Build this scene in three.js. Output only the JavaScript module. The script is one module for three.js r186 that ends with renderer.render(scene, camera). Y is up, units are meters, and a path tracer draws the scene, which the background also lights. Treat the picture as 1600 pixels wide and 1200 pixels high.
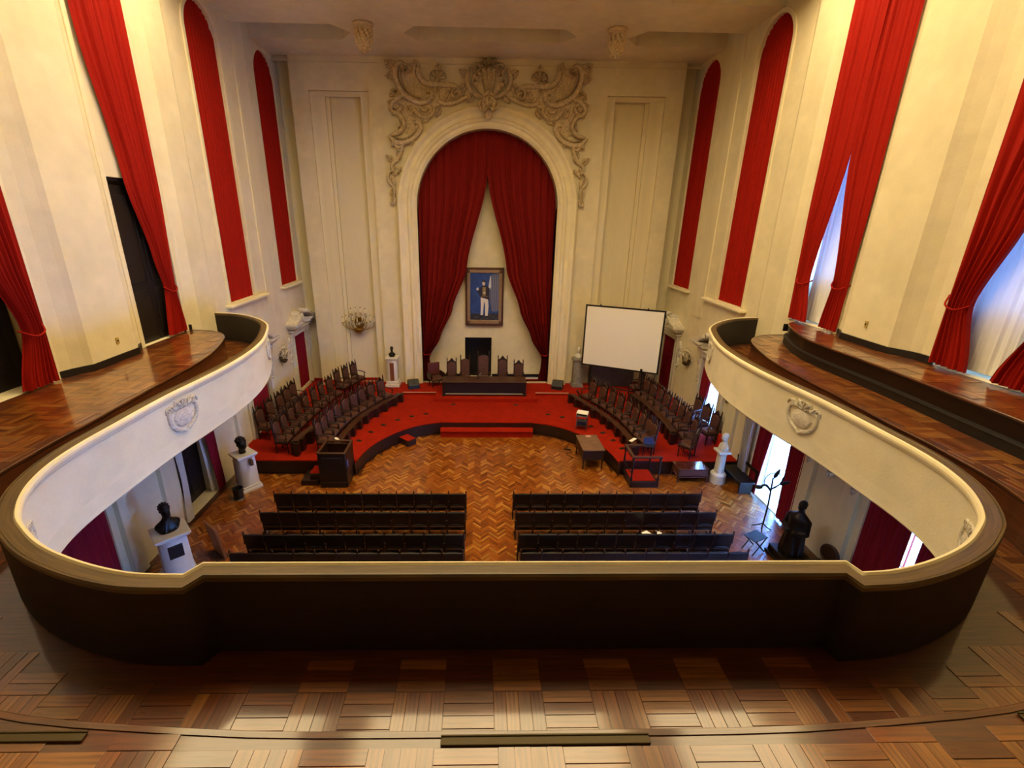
import * as THREE from 'three';
import { mergeGeometries, mergeVertices, toCreasedNormals } from 'three/addons/utils/BufferGeometryUtils.js';
import { RoundedBoxGeometry } from 'three/addons/geometries/RoundedBoxGeometry.js';
import { MarchingCubes } from 'three/addons/objects/MarchingCubes.js';
import { RectAreaLightUniformsLib } from 'three/addons/lights/RectAreaLightUniformsLib.js';

// ---------------------------------------------------------------- camera, sky, big lights, exposure
const scene = new THREE.Scene();
const camera = new THREE.PerspectiveCamera(78.62, 1600 / 1200, 0.1, 200);
camera.position.set(-0.335, 8.27, 21.8);
camera.rotation.set(THREE.MathUtils.degToRad(-19.385), THREE.MathUtils.degToRad(-1.338), THREE.MathUtils.degToRad(0.779), 'YXZ');
camera.setViewOffset(1600, 1200, 35.9, 0.6, 1600, 1200);
const renderer = new THREE.WebGLRenderer({ antialias: true });
renderer.toneMapping = THREE.LinearToneMapping;
renderer.toneMappingExposure = 1.0;
renderer.shadowMap.enabled = true;
scene.background = new THREE.Color().setRGB(9, 20, 52);   // bright cool overcast day outside
RectAreaLightUniformsLib.init();
const LAYLIGHT = new THREE.Color().setRGB(1, 0.82, 0.46), LAY_POWER = [2.4, 4.9];
// luminous laylights lie deep in the ceiling coffers: [x0, x1, z0, z1]
const COFFERS = [[-8.05, -4.6, 11.4, 15.4], [-3.45, 3.45, 11.4, 15.4], [4.6, 8.05, 11.4, 15.4], [-8.05, -4.6, 7.3, 10.1], [-3.45, 3.45, 7.3, 10.1], [4.6, 8.05, 7.3, 10.1]];
for (const [x0, x1, z0, z1] of COFFERS) {
  const l = new THREE.RectAreaLight(LAYLIGHT, LAY_POWER[z0 > 11 ? 0 : 1], x1 - x0 - 0.3, z1 - z0 - 0.3);
  l.name = 'laylight_glow'; l.position.set((x0 + x1) / 2, 14.92, (z0 + z1) / 2); l.rotation.x = -Math.PI / 2; scene.add(l);
}

// ---------------------------------------------------------------- helpers
let seed = 7;
const rnd = () => { seed = (seed + 0x6D2B79F5) | 0; let t = Math.imul(seed ^ (seed >>> 15), 1 | seed); t = (t + Math.imul(t ^ (t >>> 7), 61 | t)) ^ t; return ((t ^ (t >>> 14)) >>> 0) / 4294967296; };
const rr = (a, b) => a + (b - a) * rnd();
const PI = Math.PI, sin = Math.sin, cos = Math.cos;
const names = {};
function numbered(n) { const k = names[n] = (names[n] ?? -1) + 1; return k ? `${n}_${String(k).padStart(3, '0')}` : n; }
const plain = (g) => { const h = g.index ? g.toNonIndexed() : g.clone(); for (const k of Object.keys(h.attributes)) if (!['position', 'normal', 'uv'].includes(k)) h.deleteAttribute(k); if (!h.attributes.uv) h.setAttribute('uv', new THREE.BufferAttribute(new Float32Array(h.attributes.position.count * 2), 2)); h.clearGroups?.(); return h; };
const M = (...gs) => { const a = gs.flat(9).filter(Boolean); return a.length === 1 ? a[0] : mergeGeometries(a.map(plain)); };
const T = (g, x = 0, y = 0, z = 0) => g.translate(x, y, z);
const bx = (w, h, d, x = 0, y = 0, z = 0) => T(new THREE.BoxGeometry(w, h, d), x, y, z);
const rbx = (w, h, d, r = 0.01, x = 0, y = 0, z = 0) => T(new RoundedBoxGeometry(w, h, d, 2, Math.min(r, w / 2.01, h / 2.01, d / 2.01)), x, y, z);
const cyl = (r0, r1, h, x = 0, y = 0, z = 0, n = 12) => T(new THREE.CylinderGeometry(r0, r1, h, n), x, y, z);
const sph = (r, x = 0, y = 0, z = 0, sx = 1, sy = 1, sz = 1, n = 10) => T(new THREE.SphereGeometry(r, n, Math.ceil(n * 0.7)).scale(sx, sy, sz), x, y, z);
const V = (p) => new THREE.Vector3(...p);
const tube = (pts, r, n = 16, k = 6, closed = false) => new THREE.TubeGeometry(new THREE.CatmullRomCurve3(pts.map(V), closed), n, r, k, closed);
const lathe = (pts, n = 20) => new THREE.LatheGeometry(pts.map((p) => new THREE.Vector2(...p)), n);
const shp = (pts) => new THREE.Shape(pts.map((p) => new THREE.Vector2(...p)));
const ext = (s, depth, bevel = 0) => new THREE.ExtrudeGeometry(s, { depth, bevelEnabled: bevel > 0, bevelSize: bevel, bevelThickness: bevel, bevelSegments: 1, curveSegments: 20, steps: 1 });
// a polygon drawn in plan (x, z), standing from y0 to y1
const plan = (pts, y0, y1, holes = []) => { const s = shp(pts.map(([x, z]) => [x, -z])); for (const h of holes) s.holes.push(new THREE.Path(h.map(([x, z]) => new THREE.Vector2(x, -z)))); return T(ext(s, y1 - y0).rotateX(-PI / 2), 0, y0, 0); };
function curve(pts, n) { const c = new THREE.CatmullRomCurve3(pts.map(([x, z]) => new THREE.Vector3(x, 0, z)), false, 'centripetal'); return c.getPoints(n).map((p) => [p.x, p.z]); }
// a profile [[n, y], ...] swept along a path in plan; n is measured towards the hall
function sweep(path, profile) {
  const nn = path.map((p, i) => { const a = path[Math.max(0, i - 1)], b = path[Math.min(path.length - 1, i + 1)]; const d1 = dir(a, p, b), d2 = dir(p, b, b, a, p); let x = -(d1[1] + d2[1]), z = d1[0] + d2[0]; const l = Math.hypot(x, z) || 1; x /= l; z /= l; const c = Math.max(0.35, x * -d1[1] + z * d1[0]); return [x / c, z / c]; });
  function dir(a, b, c, d, e) { let x = b[0] - a[0], z = b[1] - a[1]; if (Math.hypot(x, z) < 1e-9) { const p = c && Math.hypot(c[0] - a[0], c[1] - a[1]) > 1e-9 ? [a, c] : [d, e]; x = p[1][0] - p[0][0]; z = p[1][1] - p[0][1]; } const l = Math.hypot(x, z) || 1; return [x / l, z / l]; }
  const gs = []; let len = [0]; for (let i = 1; i < path.length; i++) len.push(len[i - 1] + Math.hypot(path[i][0] - path[i - 1][0], path[i][1] - path[i - 1][1]));
  for (let k = 0; k + 1 < profile.length; k++) {
    const pos = [], uv = [], idx = [], q = [profile[k], profile[k + 1]], w = Math.hypot(q[1][0] - q[0][0], q[1][1] - q[0][1]);
    path.forEach((p, i) => q.forEach(([n, y], j) => { pos.push(p[0] + nn[i][0] * n, y, p[1] + nn[i][1] * n); uv.push(len[i], j * w); }));
    for (let i = 0; i + 1 < path.length; i++) { const a = 2 * i; idx.push(a, a + 1, a + 2, a + 1, a + 3, a + 2); }
    const g = new THREE.BufferGeometry(); g.setAttribute('position', new THREE.Float32BufferAttribute(pos, 3)); g.setAttribute('uv', new THREE.Float32BufferAttribute(uv, 2)); g.setIndex(idx); g.computeVertexNormals(); gs.push(g);
  }
  return M(gs);
}
const put = (o) => { o.traverse((c) => { if (c.isMesh) { c.castShadow = true; c.receiveShadow = true; } }); return o; };
function obj(name, geos, mat, parent = scene) { const m = new THREE.Mesh(M(geos), mat); m.name = parent === scene ? numbered(name) : name; m.castShadow = m.receiveShadow = true; parent.add(m); return m; }
function tag(o, label, category, group) { if (label.split(/\s+/).length > 16) console.log('LONG', label); o.userData.label = label; o.userData.category = category; if (group) o.userData.group = group; return o; }
function struct(name, geos, mat, parent = scene) { const m = obj(name, geos, mat, parent); if (parent === scene) m.userData.kind = 'structure'; return m; }
function thing(name, label, category, [x, y, z] = [0, 0, 0], turn = 0, group) { const o = new THREE.Group(); o.name = numbered(name); o.position.set(x, y, z); o.rotation.y = turn; scene.add(o); return tag(o, label, category, group); }
function copy(o, label, [x, y, z], turn, group) { if (label.split(/\s+/).length > 16) console.log('LONG', label); const r = o.clone(); r.name = numbered(o.name.replace(/_\d{3}$/, '')); r.userData = { ...o.userData, label }; if (group) r.userData.group = group; r.position.set(x, y, z); if (turn !== undefined) r.rotation.y = turn; scene.add(r); return r; }
const ORD = ['first', 'second', 'third', 'fourth', 'fifth', 'sixth', 'seventh', 'eighth', 'ninth', 'tenth', 'eleventh', 'twelfth'];
const side = (s) => (s < 0 ? 'left' : 'right');

// ---------------------------------------------------------------- textures
function tex(w, h, f, srgb = false, rx = 1, ry = 1) {
  const d = new Uint8Array(w * h * 4);
  for (let y = 0; y < h; y++) for (let x = 0; x < w; x++) { const c = f(x / w, y / h), i = (y * w + x) * 4; for (let k = 0; k < 3; k++) d[i + k] = Math.max(0, Math.min(255, (Array.isArray(c) ? c[k] : c) * 255)); d[i + 3] = 255; }
  const t = new THREE.DataTexture(d, w, h); t.wrapS = t.wrapT = THREE.RepeatWrapping; t.magFilter = THREE.LinearFilter; t.minFilter = THREE.LinearMipmapLinearFilter; t.generateMipmaps = true; t.repeat.set(rx, ry); if (srgb) t.colorSpace = THREE.SRGBColorSpace; t.needsUpdate = true; return t;
}
function lattice(n, s) { const a = new Float32Array(n * n); let q = s; for (let i = 0; i < n * n; i++) { q = (Math.imul(q, 1664525) + 1013904223) >>> 0; a[i] = q / 4294967296; } return a; }
function noise(nx, ny, s) { const n = Math.max(nx, ny), L = lattice(n, s), f = (t) => t * t * (3 - 2 * t); return (u, v) => { const x = u * nx, y = v * ny, i = Math.floor(x), j = Math.floor(y), a = f(x - i), b = f(y - j), g = (p, q) => L[(((q % ny) + ny) % ny) * n + (((p % nx) + nx) % nx)]; return (g(i, j) * (1 - a) + g(i + 1, j) * a) * (1 - b) + (g(i, j + 1) * (1 - a) + g(i + 1, j + 1) * a) * b; }; }
const n4 = noise(4, 4, 3), n9 = noise(9, 9, 5), n24 = noise(24, 24, 11), n80 = noise(80, 80, 13), n160 = noise(160, 160, 17), g1 = noise(3, 60, 23), g2 = noise(8, 150, 29), f1 = noise(120, 6, 31);
const plasterMap = tex(512, 512, (u, v) => { const a = 0.93 + 0.05 * n4(u, v) + 0.04 * n9(u, v) - 0.03 * n24(u, v) + 0.015 * n160(u, v); return [a, a, a * (0.985 + 0.015 * n9(v, u))]; }, true, 0.25, 0.25);
const plasterBump = tex(512, 512, (u, v) => 0.5 * n80(u, v) + 0.3 * n24(u, v) + 0.2 * n160(u, v), false, 0.6, 0.6);
const grainMap = tex(512, 512, (u, v) => { const a = 0.72 + 0.3 * g1(u, v) - 0.2 * Math.pow(g2(u, v), 3) + 0.1 * n4(u, v); return [a, a * 0.97, a * 0.93]; }, true);
const grainRough = tex(256, 256, (u, v) => 0.75 + 0.25 * n9(u, v) + 0.1 * g2(u, v) - 0.1);
const waveBump = tex(256, 256, (u, v) => 0.6 * n4(u, v) + 0.4 * n9(u, v));
const clothMap = tex(256, 256, (u, v) => { const a = 0.9 + 0.12 * f1(u, v) - 0.06 * n80(u, v); return a; }, true, 1, 0.4);
const carpetMap = tex(512, 512, (u, v) => 0.86 + 0.12 * n160(u, v) + 0.1 * n9(u, v) - 0.06 * n24(u, v), true, 0.5, 0.5);
const speckMap = tex(256, 256, (u, v) => 0.82 + 0.2 * n24(u, v) + 0.1 * n80(u, v) - 0.12 * n9(u, v), true);

// ---------------------------------------------------------------- materials
const std = (color, roughness, o = {}) => new THREE.MeshStandardMaterial({ color, roughness, ...o });
const phy = (color, roughness, o = {}) => new THREE.MeshPhysicalMaterial({ color, roughness, side: THREE.DoubleSide, ...o });
const plaster = std('#e4d7b4', 0.85, { map: plasterMap, bumpMap: plasterBump, bumpScale: 0.0015, side: THREE.DoubleSide });
const fasciaPaint = std('#e5dabb', 0.7, { map: plasterMap, bumpMap: plasterBump, bumpScale: 0.002, side: THREE.DoubleSide });
const trimPaint = std('#e9dcb8', 0.45, { map: plasterMap, side: THREE.DoubleSide });
const ceilingPaint = std('#e6dabd', 0.9, { map: plasterMap, side: THREE.DoubleSide });
const stucco = std('#d8c29a', 0.6, { map: speckMap });
const gesso = std('#ddd3c0', 0.6, { map: speckMap });
const railWood = phy('#5f4a24', 0.45, { map: grainMap, clearcoat: 0.3, clearcoatRoughness: 0.4 });
const darkWood = phy('#2a1509', 0.5, { map: grainMap, roughnessMap: grainRough });
const blackWood = phy('#150b07', 0.5, { map: grainMap });
const riserWood = phy('#1e0e08', 0.6, { map: grainMap });
const carvedWood = phy('#2e150d', 0.42, { map: grainMap });
const seatWood = phy('#150a06', 0.4, { map: grainMap });
const deskWood = phy('#4a2a18', 0.4, { map: grainMap });
const leather = phy('#5c392f', 0.5, { map: speckMap, bumpMap: plasterBump, bumpScale: 0.002 });
const velvet = phy('#a11707', 0.87, { map: clothMap, specularIntensity: 0.3 });            // gallery curtains
const archCloth = phy('#7c110a', 0.8, { map: clothMap, specularIntensity: 0.3 });            // darker red cloth of the great arch
const wineCloth = phy('#861024', 0.85, { map: clothMap, specularIntensity: 0.4 });         // wine curtains of the hall
const sheer = phy('#f2f0ea', 0.95, { transmission: 0.34, thickness: 0 });
const sheerThick = phy('#e6e4de', 0.95, { transmission: 0.03, thickness: 0 });
const carpet = phy('#a01c02', 0.95, { specularIntensity: 0.3, map: carpetMap, bumpMap: plasterBump, bumpScale: 0.004 });
const glass = new THREE.MeshPhysicalMaterial({ color: '#f4faff', roughness: 0.02, transmission: 1, thickness: 0, ior: 1.5 });
const bronze = phy('#211a16', 0.38, { metalness: 0.55, map: speckMap });
const marble = phy('#ded9d2', 0.45, { map: plasterMap });
const greyStone = phy('#8f8a86', 0.6, { map: speckMap });
const brass = phy('#9a7b3c', 0.35, { metalness: 0.9 });
const dullBrass = phy('#4a3d1c', 0.55, { metalness: 0.3 });
const oldBrass = phy('#5c4a32', 0.4, { metalness: 0.7 });
const crystal = phy('#efe6d6', 0.15, { transmission: 0.35, thickness: 0 });
const candleWax = std('#efe3c2', 0.6);
const blackPlastic = std('#121112', 0.45);
const steel = phy('#7d8087', 0.35, { metalness: 0.8 });
const white = std('#f1eee8', 0.55);
const paper = std('#f4f2ec', 0.8, { side: THREE.DoubleSide });
const subfloor = phy('#5e3012', 0.4, { map: grainMap, clearcoat: 1, clearcoatRoughness: 0.1 });
const nosingWood = phy('#63340f', 0.4, { map: grainMap, clearcoat: 1, clearcoatRoughness: 0.1 });
const glow = new THREE.MeshStandardMaterial({ color: '#f3e4c0', roughness: 0.6, emissive: new THREE.Color().setRGB(1, 0.78, 0.42), emissiveIntensity: 6 });

// ================================================================ THE SETTING
const W = 8.6, TOP = 15.2, Z0 = -1.2, Z1 = 25;
// side wall openings: z0, z1 in depth; y0, y1; arched tops for the tall ones
const OPEN = [
  { k: 'far', z0: -0.1, z1: 1.72, y0: 5.5, y1: 14.12, arch: 1 }, { k: 'near', z0: 4.25, z1: 6.08, y0: 5.5, y1: 14.12, arch: 1 },
  { k: 'tall', z0: 8.7, z1: 10.42, y0: 5.17, y1: 14.12, arch: 1 }, { k: 'first', z0: 13.05, z1: 14.85, y0: 5.17, y1: 14.12, arch: 1 },
  { k: 'door', z0: -0.2, z1: 1.42, y0: 0.64, y1: 3.34 }, { k: 'second', z0: 4.15, z1: 5.95, y0: 0.5, y1: 3.34 }, { k: 'third', z0: 8.6, z1: 10.3, y0: 0.0, y1: 3.3 }, { k: 'fourth', z0: 12.75, z1: 14.5, y0: 0.0, y1: 3.3 },
  { k: 'fifth', z0: 16.2, z1: 18.2, y0: 0.6, y1: 3.3 }, { k: 'sixth', z0: 19.4, z1: 21.4, y0: 0.6, y1: 3.3 },  // unseen openings, added to let in more daylight from the right
];
function opening(o, s) { // outline in (u, y), u = s < 0 ? z : -z
  const a = s < 0 ? o.z0 : -o.z1, b = s < 0 ? o.z1 : -o.z0, p = new THREE.Path();
  p.moveTo(a, o.y0); p.lineTo(b, o.y0);
  if (o.arch) { const r = (b - a) / 2; p.lineTo(b, o.y1 - r); p.absarc((a + b) / 2, o.y1 - r, r, 0, PI, false); } else { p.lineTo(b, o.y1); p.lineTo(a, o.y1); }
  p.closePath(); return p;
}
const pilPts = (s, za, zb, p, c, e = 0) => [[s * W, za - c - e], [s * (W - p * 0.3 - e), za - c * 0.55 - e], [s * (W - p * 0.75 - e), za - c * 0.2 - e], [s * (W - p - e), za - e * 0.5], [s * (W - p - e), zb + e * 0.5], [s * (W - p * 0.7 - e), zb + c * 0.2 + e], [s * (W - p * 0.25 - e), zb + c * 0.6 + e], [s * W, zb + c + e]];
const pilBase = (s, za, zb, p, c, y) => plan(pilPts(s, za, zb, p, c, 0.03), y, y + 0.14);
const sideWall = (g, s) => T(s < 0 ? g.rotateY(-PI / 2) : g.rotateY(PI / 2), s * W, 0, 0);
for (const s of [-1, 1]) {
  const sh = s < 0 ? shp([[Z0, -0.3], [Z1, -0.3], [Z1, TOP], [Z0, TOP]]) : shp([[-Z1, -0.3], [-Z0, -0.3], [-Z0, TOP], [-Z1, TOP]]);
  for (const o of OPEN) sh.holes.push(opening({ ...o, y0: s > 0 && o.y0 === 5.17 ? 5.67 : o.y0 }, s));
  const wall = struct('wall_' + side(s), sideWall(ext(sh, 0.5), s), plaster);
  // pilasters with coved flanks, in plan
  const pil = (za, zb, p, c) => plan(pilPts(s, za, zb, p, c), 4.6, TOP);
  obj('pilaster', pil(10.98, 12.32, 0.26, 0.5), plaster, wall);
  obj('pilaster', pil(7.3, 8.15, 0.16, 0.32), plaster, wall);
  obj('pilaster', T(bx(0.05, TOP - 4.6, 0.85, s * (W - 0.02), (TOP + 4.6) / 2, 2.9)), plaster, wall);
  obj('pilaster', [6.9, 10.85, 12.35].map((z) => bx(0.12, 4.3, 0.42, s * (W - 0.06), 2.15, z)), plaster, wall);
  // flat raised architraves around the tall openings, sills below the two far ones
  for (const o of OPEN.slice(0, 3)) {
    const e = 0.11, oy0 = o.k === 'tall' && s > 0 ? 5.67 : o.y0, r = (o.z1 - o.z0) / 2, zc = (o.z0 + o.z1) / 2, pts = [];
    if (o.k === 'far') continue;
    const outer = new THREE.Shape(); outer.moveTo(zc - r - e, oy0); outer.lineTo(zc - r - e, o.y1 - r); outer.absarc(zc, o.y1 - r, r + e, PI, 0, true); outer.lineTo(zc + r + e, oy0); outer.lineTo(zc + r, oy0); outer.lineTo(zc + r, o.y1 - r); outer.absarc(zc, o.y1 - r, r, 0, PI, false); outer.lineTo(zc - r, oy0);
    const g = ext(outer, 0.035, 0.008).rotateY(-PI / 2); obj('architrave', T(g, s < 0 ? -W + 0.043 : W - 0.008, 0, 0), trimPaint, wall);
  }
  obj('window_sill', [rbx(0.3, 0.1, 2.95, 0.03, s * (W - 0.08), 5.43, 4.92), rbx(0.2, 0.1, 2.6, 0.03, s * (W + 0.0), 5.33, 4.92)], trimPaint, wall);
  obj('window_sill', [rbx(0.26, 0.1, 2.1, 0.03, s * (W - 0.06), 5.43, 0.85)], trimPaint, wall);
  // solid unseen backs behind the curtained niches, added to block daylight
  const backs = OPEN.filter((o) => s < 0 || ['far', 'near', 'door'].includes(o.k));
  for (const o of backs) struct('trim_' + (names.trim = (names.trim ?? 0) + 1), bx(0.16, o.y1 - o.y0 + 0.4, o.z1 - o.z0 + 0.4, s * (W + 0.59), (o.y0 + o.y1) / 2, (o.z0 + o.z1) / 2), plaster);
}
// back wall, in three bays round the great arch
const AR = 3.05, SPR = 8.72;
const archPath = (r, top, y0) => { const p = new THREE.Path(); p.moveTo(-r, y0); p.lineTo(r, y0); p.lineTo(r, top); p.absarc(0, top, r, 0, PI, false); p.closePath(); return p; };
{
  const s = shp([[-7.95, -0.3], [7.95, -0.3], [7.95, TOP], [-7.95, TOP]]);
  s.holes.push(archPath(AR, SPR, 0.64));
  for (const q of [-1, 1]) { const a = q * 4.85, b = q * 7.25; s.holes.push(new THREE.Path([[Math.min(a, b), 0.64], [Math.max(a, b), 0.64], [Math.max(a, b), 13.05], [Math.min(a, b), 13.05]].map((p) => new THREE.Vector2(...p)))); }
  const wall = struct('wall_back', T(ext(s, 0.5), 0, 0, -0.5), plaster);
  for (const q of [-1, 1]) {
    obj('panel_strip', [bx(0.36, 12.4, 0.12, q * 5.03, 6.84, -0.18), bx(0.6, 12.4, 0.12, q * 6.95, 6.84, -0.2), bx(0.2, 12.4, 0.1, q * 6.6, 6.84, -0.29), bx(2.4, 0.18, 0.12, q * 6.05, 12.95, -0.19)], plaster, wall);
    obj('wall_panel', bx(2.5, 12.6, 0.12, q * 6.05, 6.8, -0.42), plaster, wall);
    obj('corner_return', [bx(1.4, TOP + 0.3, 0.3, q * 8.5, TOP / 2, -0.75), bx(0.3, TOP + 0.3, 0.5, q * 7.8, TOP / 2, -0.4)], plaster, wall);
    obj('skirting', [bx(2.4, 0.12, 0.05, q * 6.05, 0.7, -0.33), bx(0.6, 0.12, 0.05, q * 7.6, 0.7, 0.03)], carpet, wall);
  }
  // moulded architrave of the arch: flat band, bead, cove, roll
  const prof = [[0, -0.5], [0, 0.1], [0.1, 0.16], [0.22, 0.16], [0.26, 0.2], [0.32, 0.22], [0.38, 0.2], [0.42, 0.14], [0.58, 0.16], [0.7, 0.24], [0.78, 0.26], [0.85, 0.2], [0.88, 0]];
  const pts = []; for (let i = 0; i <= 10; i++) pts.push([-1, 0.64 + (SPR - 0.64) * i / 10, 0]); for (let i = 1; i < 40; i++) pts.push([cos(PI - PI * i / 40), SPR, sin(PI * i / 40)]); for (let i = 10; i >= 0; i--) pts.push([1, 0.64 + (SPR - 0.64) * i / 10, 0]);
  const gs = [];
  for (let k = 0; k + 1 < prof.length; k++) {
    const pos = [], uv = [], idx = [];
    pts.forEach(([c, y, sn], i) => [prof[k], prof[k + 1]].forEach(([r, z], j) => { const R = AR + r; pos.push(c * R, y + sn * R, z); uv.push(i * 0.4, r); }));
    for (let i = 0; i + 1 < pts.length; i++) { const a = 2 * i; idx.push(a, a + 1, a + 2, a + 1, a + 3, a + 2); }
    const g = new THREE.BufferGeometry(); g.setAttribute('position', new THREE.Float32BufferAttribute(pos, 3)); g.setAttribute('uv', new THREE.Float32BufferAttribute(uv, 2)); g.setIndex(idx); g.computeVertexNormals(); gs.push(g);
  }
  obj('arch_moulding', gs, trimPaint, wall);
  // niche behind the arch with its dark doorway
  const n = shp([[-3.7, 0.3], [3.7, 0.3], [3.7, 12.4], [-3.7, 12.4]]); n.holes.push(new THREE.Path([[-1.03, 0.64], [0.3, 0.64], [0.3, 2.68], [-1.03, 2.68]].map((p) => new THREE.Vector2(...p))));
  const niche = struct('wall_niche', [T(ext(n, 0.15), 0, 0, -1.15), bx(0.3, 12, 0.75, -3.55, 6.3, -0.85), bx(0.3, 12, 0.75, 3.55, 6.3, -0.85), bx(7.4, 0.3, 0.75, 0, 12.3, -0.85)], plaster);
  obj('skirting', [bx(2.3, 0.14, 0.04, -2.2, 0.71, -0.98), bx(3, 0.14, 0.04, 1.85, 0.71, -0.98)], blackWood, niche);
  struct('door_1', [bx(1.5, 2.3, 0.08, -0.36, 1.7, -1.9), bx(0.08, 2.2, 0.8, -1.1, 1.7, -1.55), bx(0.08, 2.2, 0.8, 0.37, 1.7, -1.55), bx(1.6, 0.08, 0.8, -0.36, 2.76, -1.55), bx(1.5, 0.06, 0.8, -0.36, 0.6, -1.55)], blackWood);
}
struct('wall_rear', bx(W * 2 + 1, TOP + 0.3, 0.3, 0, TOP / 2, Z1 + 0.15), plaster);
// coffered ceiling: beams below, slab above
{
  const hex = (x0, x1, z0, z1, p0, p1) => [[x0, z0], [x1, z0], ...(p1 ? [[x1 + p1, (z0 + z1) / 2]] : []), [x1, z1], [x0, z1], ...(p0 ? [[x0 - p0, (z0 + z1) / 2]] : [])];
  const holes = [hex(-2.55, 2.5, 1.85, 3.18, 0.45, 0.5), hex(-8.62, -5.3, 1.75, 3.18, 0, 0.5), hex(5.3, 8.62, 1.75, 3.18, 0.5, 0), hex(-2.4, 2.4, 5.35, 6.6, 0.4, 0.4), hex(-8.62, -5.2, 5.35, 6.6, 0, 0.4), hex(5.2, 8.62, 5.35, 6.6, 0.4, 0), ...COFFERS.map(([a, b, c, d]) => hex(a, b, c, d, 0, 0))];
  const beams = struct('ceiling', [plan([[-W - 0.5, -1.2], [W + 0.5, -1.2], [W + 0.5, Z1], [-W - 0.5, Z1]], 14.25, 15.05, holes), bx(W * 2 + 1, 0.2, Z1 - Z0 + 0.5, 0, 15.15, (Z0 + Z1) / 2)], ceilingPaint);
  obj('cornice', sweep([[8.6, 0.02], [-8.6, 0.02]].map(([x, z]) => [-x, z]), [[0.0, 14.02], [-0.05, 14.06], [-0.09, 14.14], [-0.16, 14.2], [-0.2, 14.25]]), ceilingPaint, beams);
  COFFERS.forEach(([x0, x1, z0, z1], i) => tag(obj('ceiling_laylight', bx(x1 - x0 - 0.06, 0.05, z1 - z0 - 0.06, (x0 + x1) / 2, 15.01, (z0 + z1) / 2), glow), 'glowing cream laylight deep in the ' + ['left', 'middle', 'right'][i % 3] + ' ceiling coffer of the ' + (i < 3 ? 'row nearest the camera' : 'row nearer the stage'), 'skylight'));
}
// ---------------------------------------------------------------- floors
const TONES = ['#7e4517', '#874e1b', '#773e11', '#8a5420', '#6d370d', '#96622c'];
const HALL_TONES = ['#9a5516', '#a5601c', '#8e4c10', '#9e5a19', '#86440d', '#bd8238'];
const floorMat = (c, rough, coat) => phy(c, rough, { map: grainMap, roughnessMap: grainRough, clearcoat: coat, clearcoatRoughness: 0.1, bumpMap: waveBump, bumpScale: 0.0008 });
function camArea(x, y, z, l) { const v = new THREE.Vector3(x, y, z).project(camera), d = Math.hypot(x - camera.position.x, y - camera.position.y, z - camera.position.z); if (Math.abs(v.x) > 1.02 || Math.abs(v.y) > 1.02 || v.z > 1) return 0; return l * (camera.position.y - y) / (d * d * d); }
camera.updateMatrixWorld(); camera.updateProjectionMatrix();
// pieces: [x, z, turn]; the 300 that show largest become parts, the rest one joined part
function parquet(parent, pieces, len, wid, tones, rough, coat, budget = 300) {
  const mats = tones.map((t) => floorMat(t, rough, coat)), variants = [0, 1, 2, 3].map((k) => { const g = rbx(len - 0.004, 0.022, wid - 0.004, 0.002); const uv = g.attributes.uv, p = g.attributes.position; for (let i = 0; i < uv.count; i++) uv.setXY(i, p.getX(i) * 0.8 + k * 0.23, p.getZ(i) * 1.0 + k * 0.37); return g; });
  const list = pieces.map(([x, y, z, a]) => ({ x, y, z, a, t: Math.floor(rnd() * tones.length), v: Math.floor(rnd() * 4), h: rr(-0.0012, 0.0012), w: camArea(x, y, z, len * wid) })).sort((p, q) => q.w - p.w);
  const best = list.slice(0, budget).filter((p) => p.w > 0), rest = list.slice(best.length);
  for (const p of best) { const m = new THREE.Mesh(variants[p.v], mats[p.t]); m.name = numbered('parquet_block'); m.position.set(p.x, p.y - 0.011 + p.h, p.z); m.rotation.y = p.a; m.receiveShadow = true; parent.add(m); }
  if (!rest.length) return;
  const base = new THREE.BoxGeometry(len - 0.004, 0.02, wid - 0.004).toNonIndexed(), bp = base.attributes.position, bn = base.attributes.normal, keep = []; for (let i = 0; i < bp.count; i += 3) if (bn.getY(i) > -0.5) keep.push(i, i + 1, i + 2);
  const N = rest.length * keep.length, P = new Float32Array(N * 3), Nn = new Float32Array(N * 3), U = new Float32Array(N * 2), C = new Float32Array(N * 3); let k = 0;
  for (const p of rest) { const c = cos(p.a), s = sin(p.a), col = new THREE.Color(tones[p.t]); for (const i of keep) { const x = bp.getX(i), y = bp.getY(i), z = bp.getZ(i), nx = bn.getX(i), nz = bn.getZ(i); P.set([p.x + x * c + z * s, p.y - 0.01 + p.h + y, p.z - x * s + z * c], k * 3); Nn.set([nx * c + nz * s, bn.getY(i), -nx * s + nz * c], k * 3); U.set([x * 0.8 + p.v * 0.23, z + p.v * 0.37], k * 2); C.set([col.r, col.g, col.b], k * 3); k++; } }
  const g = new THREE.BufferGeometry(); g.setAttribute('position', new THREE.BufferAttribute(P, 3)); g.setAttribute('normal', new THREE.BufferAttribute(Nn, 3)); g.setAttribute('uv', new THREE.BufferAttribute(U, 2)); g.setAttribute('color', new THREE.BufferAttribute(C, 3));
  const mat = floorMat('#ffffff', rough, coat); mat.vertexColors = true; const m = new THREE.Mesh(g, mat); m.name = 'parquet_blocks'; m.userData.kind = 'stuff'; m.receiveShadow = true; parent.add(m);
}
const inside = (pts, x, z) => { let c = false; for (let i = 0, j = pts.length - 1; i < pts.length; j = i++) { const [a, b] = pts[i], [d, e] = pts[j]; if ((b > z) !== (e > z) && x < ((d - a) * (z - b)) / (e - b) + a) c = !c; } return c; };
const hallFloor = struct('floor', bx(W * 2 + 1, 0.3, Z1 - Z0 + 0.6, 0, -0.172, (Z0 + Z1) / 2), subfloor);
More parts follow.
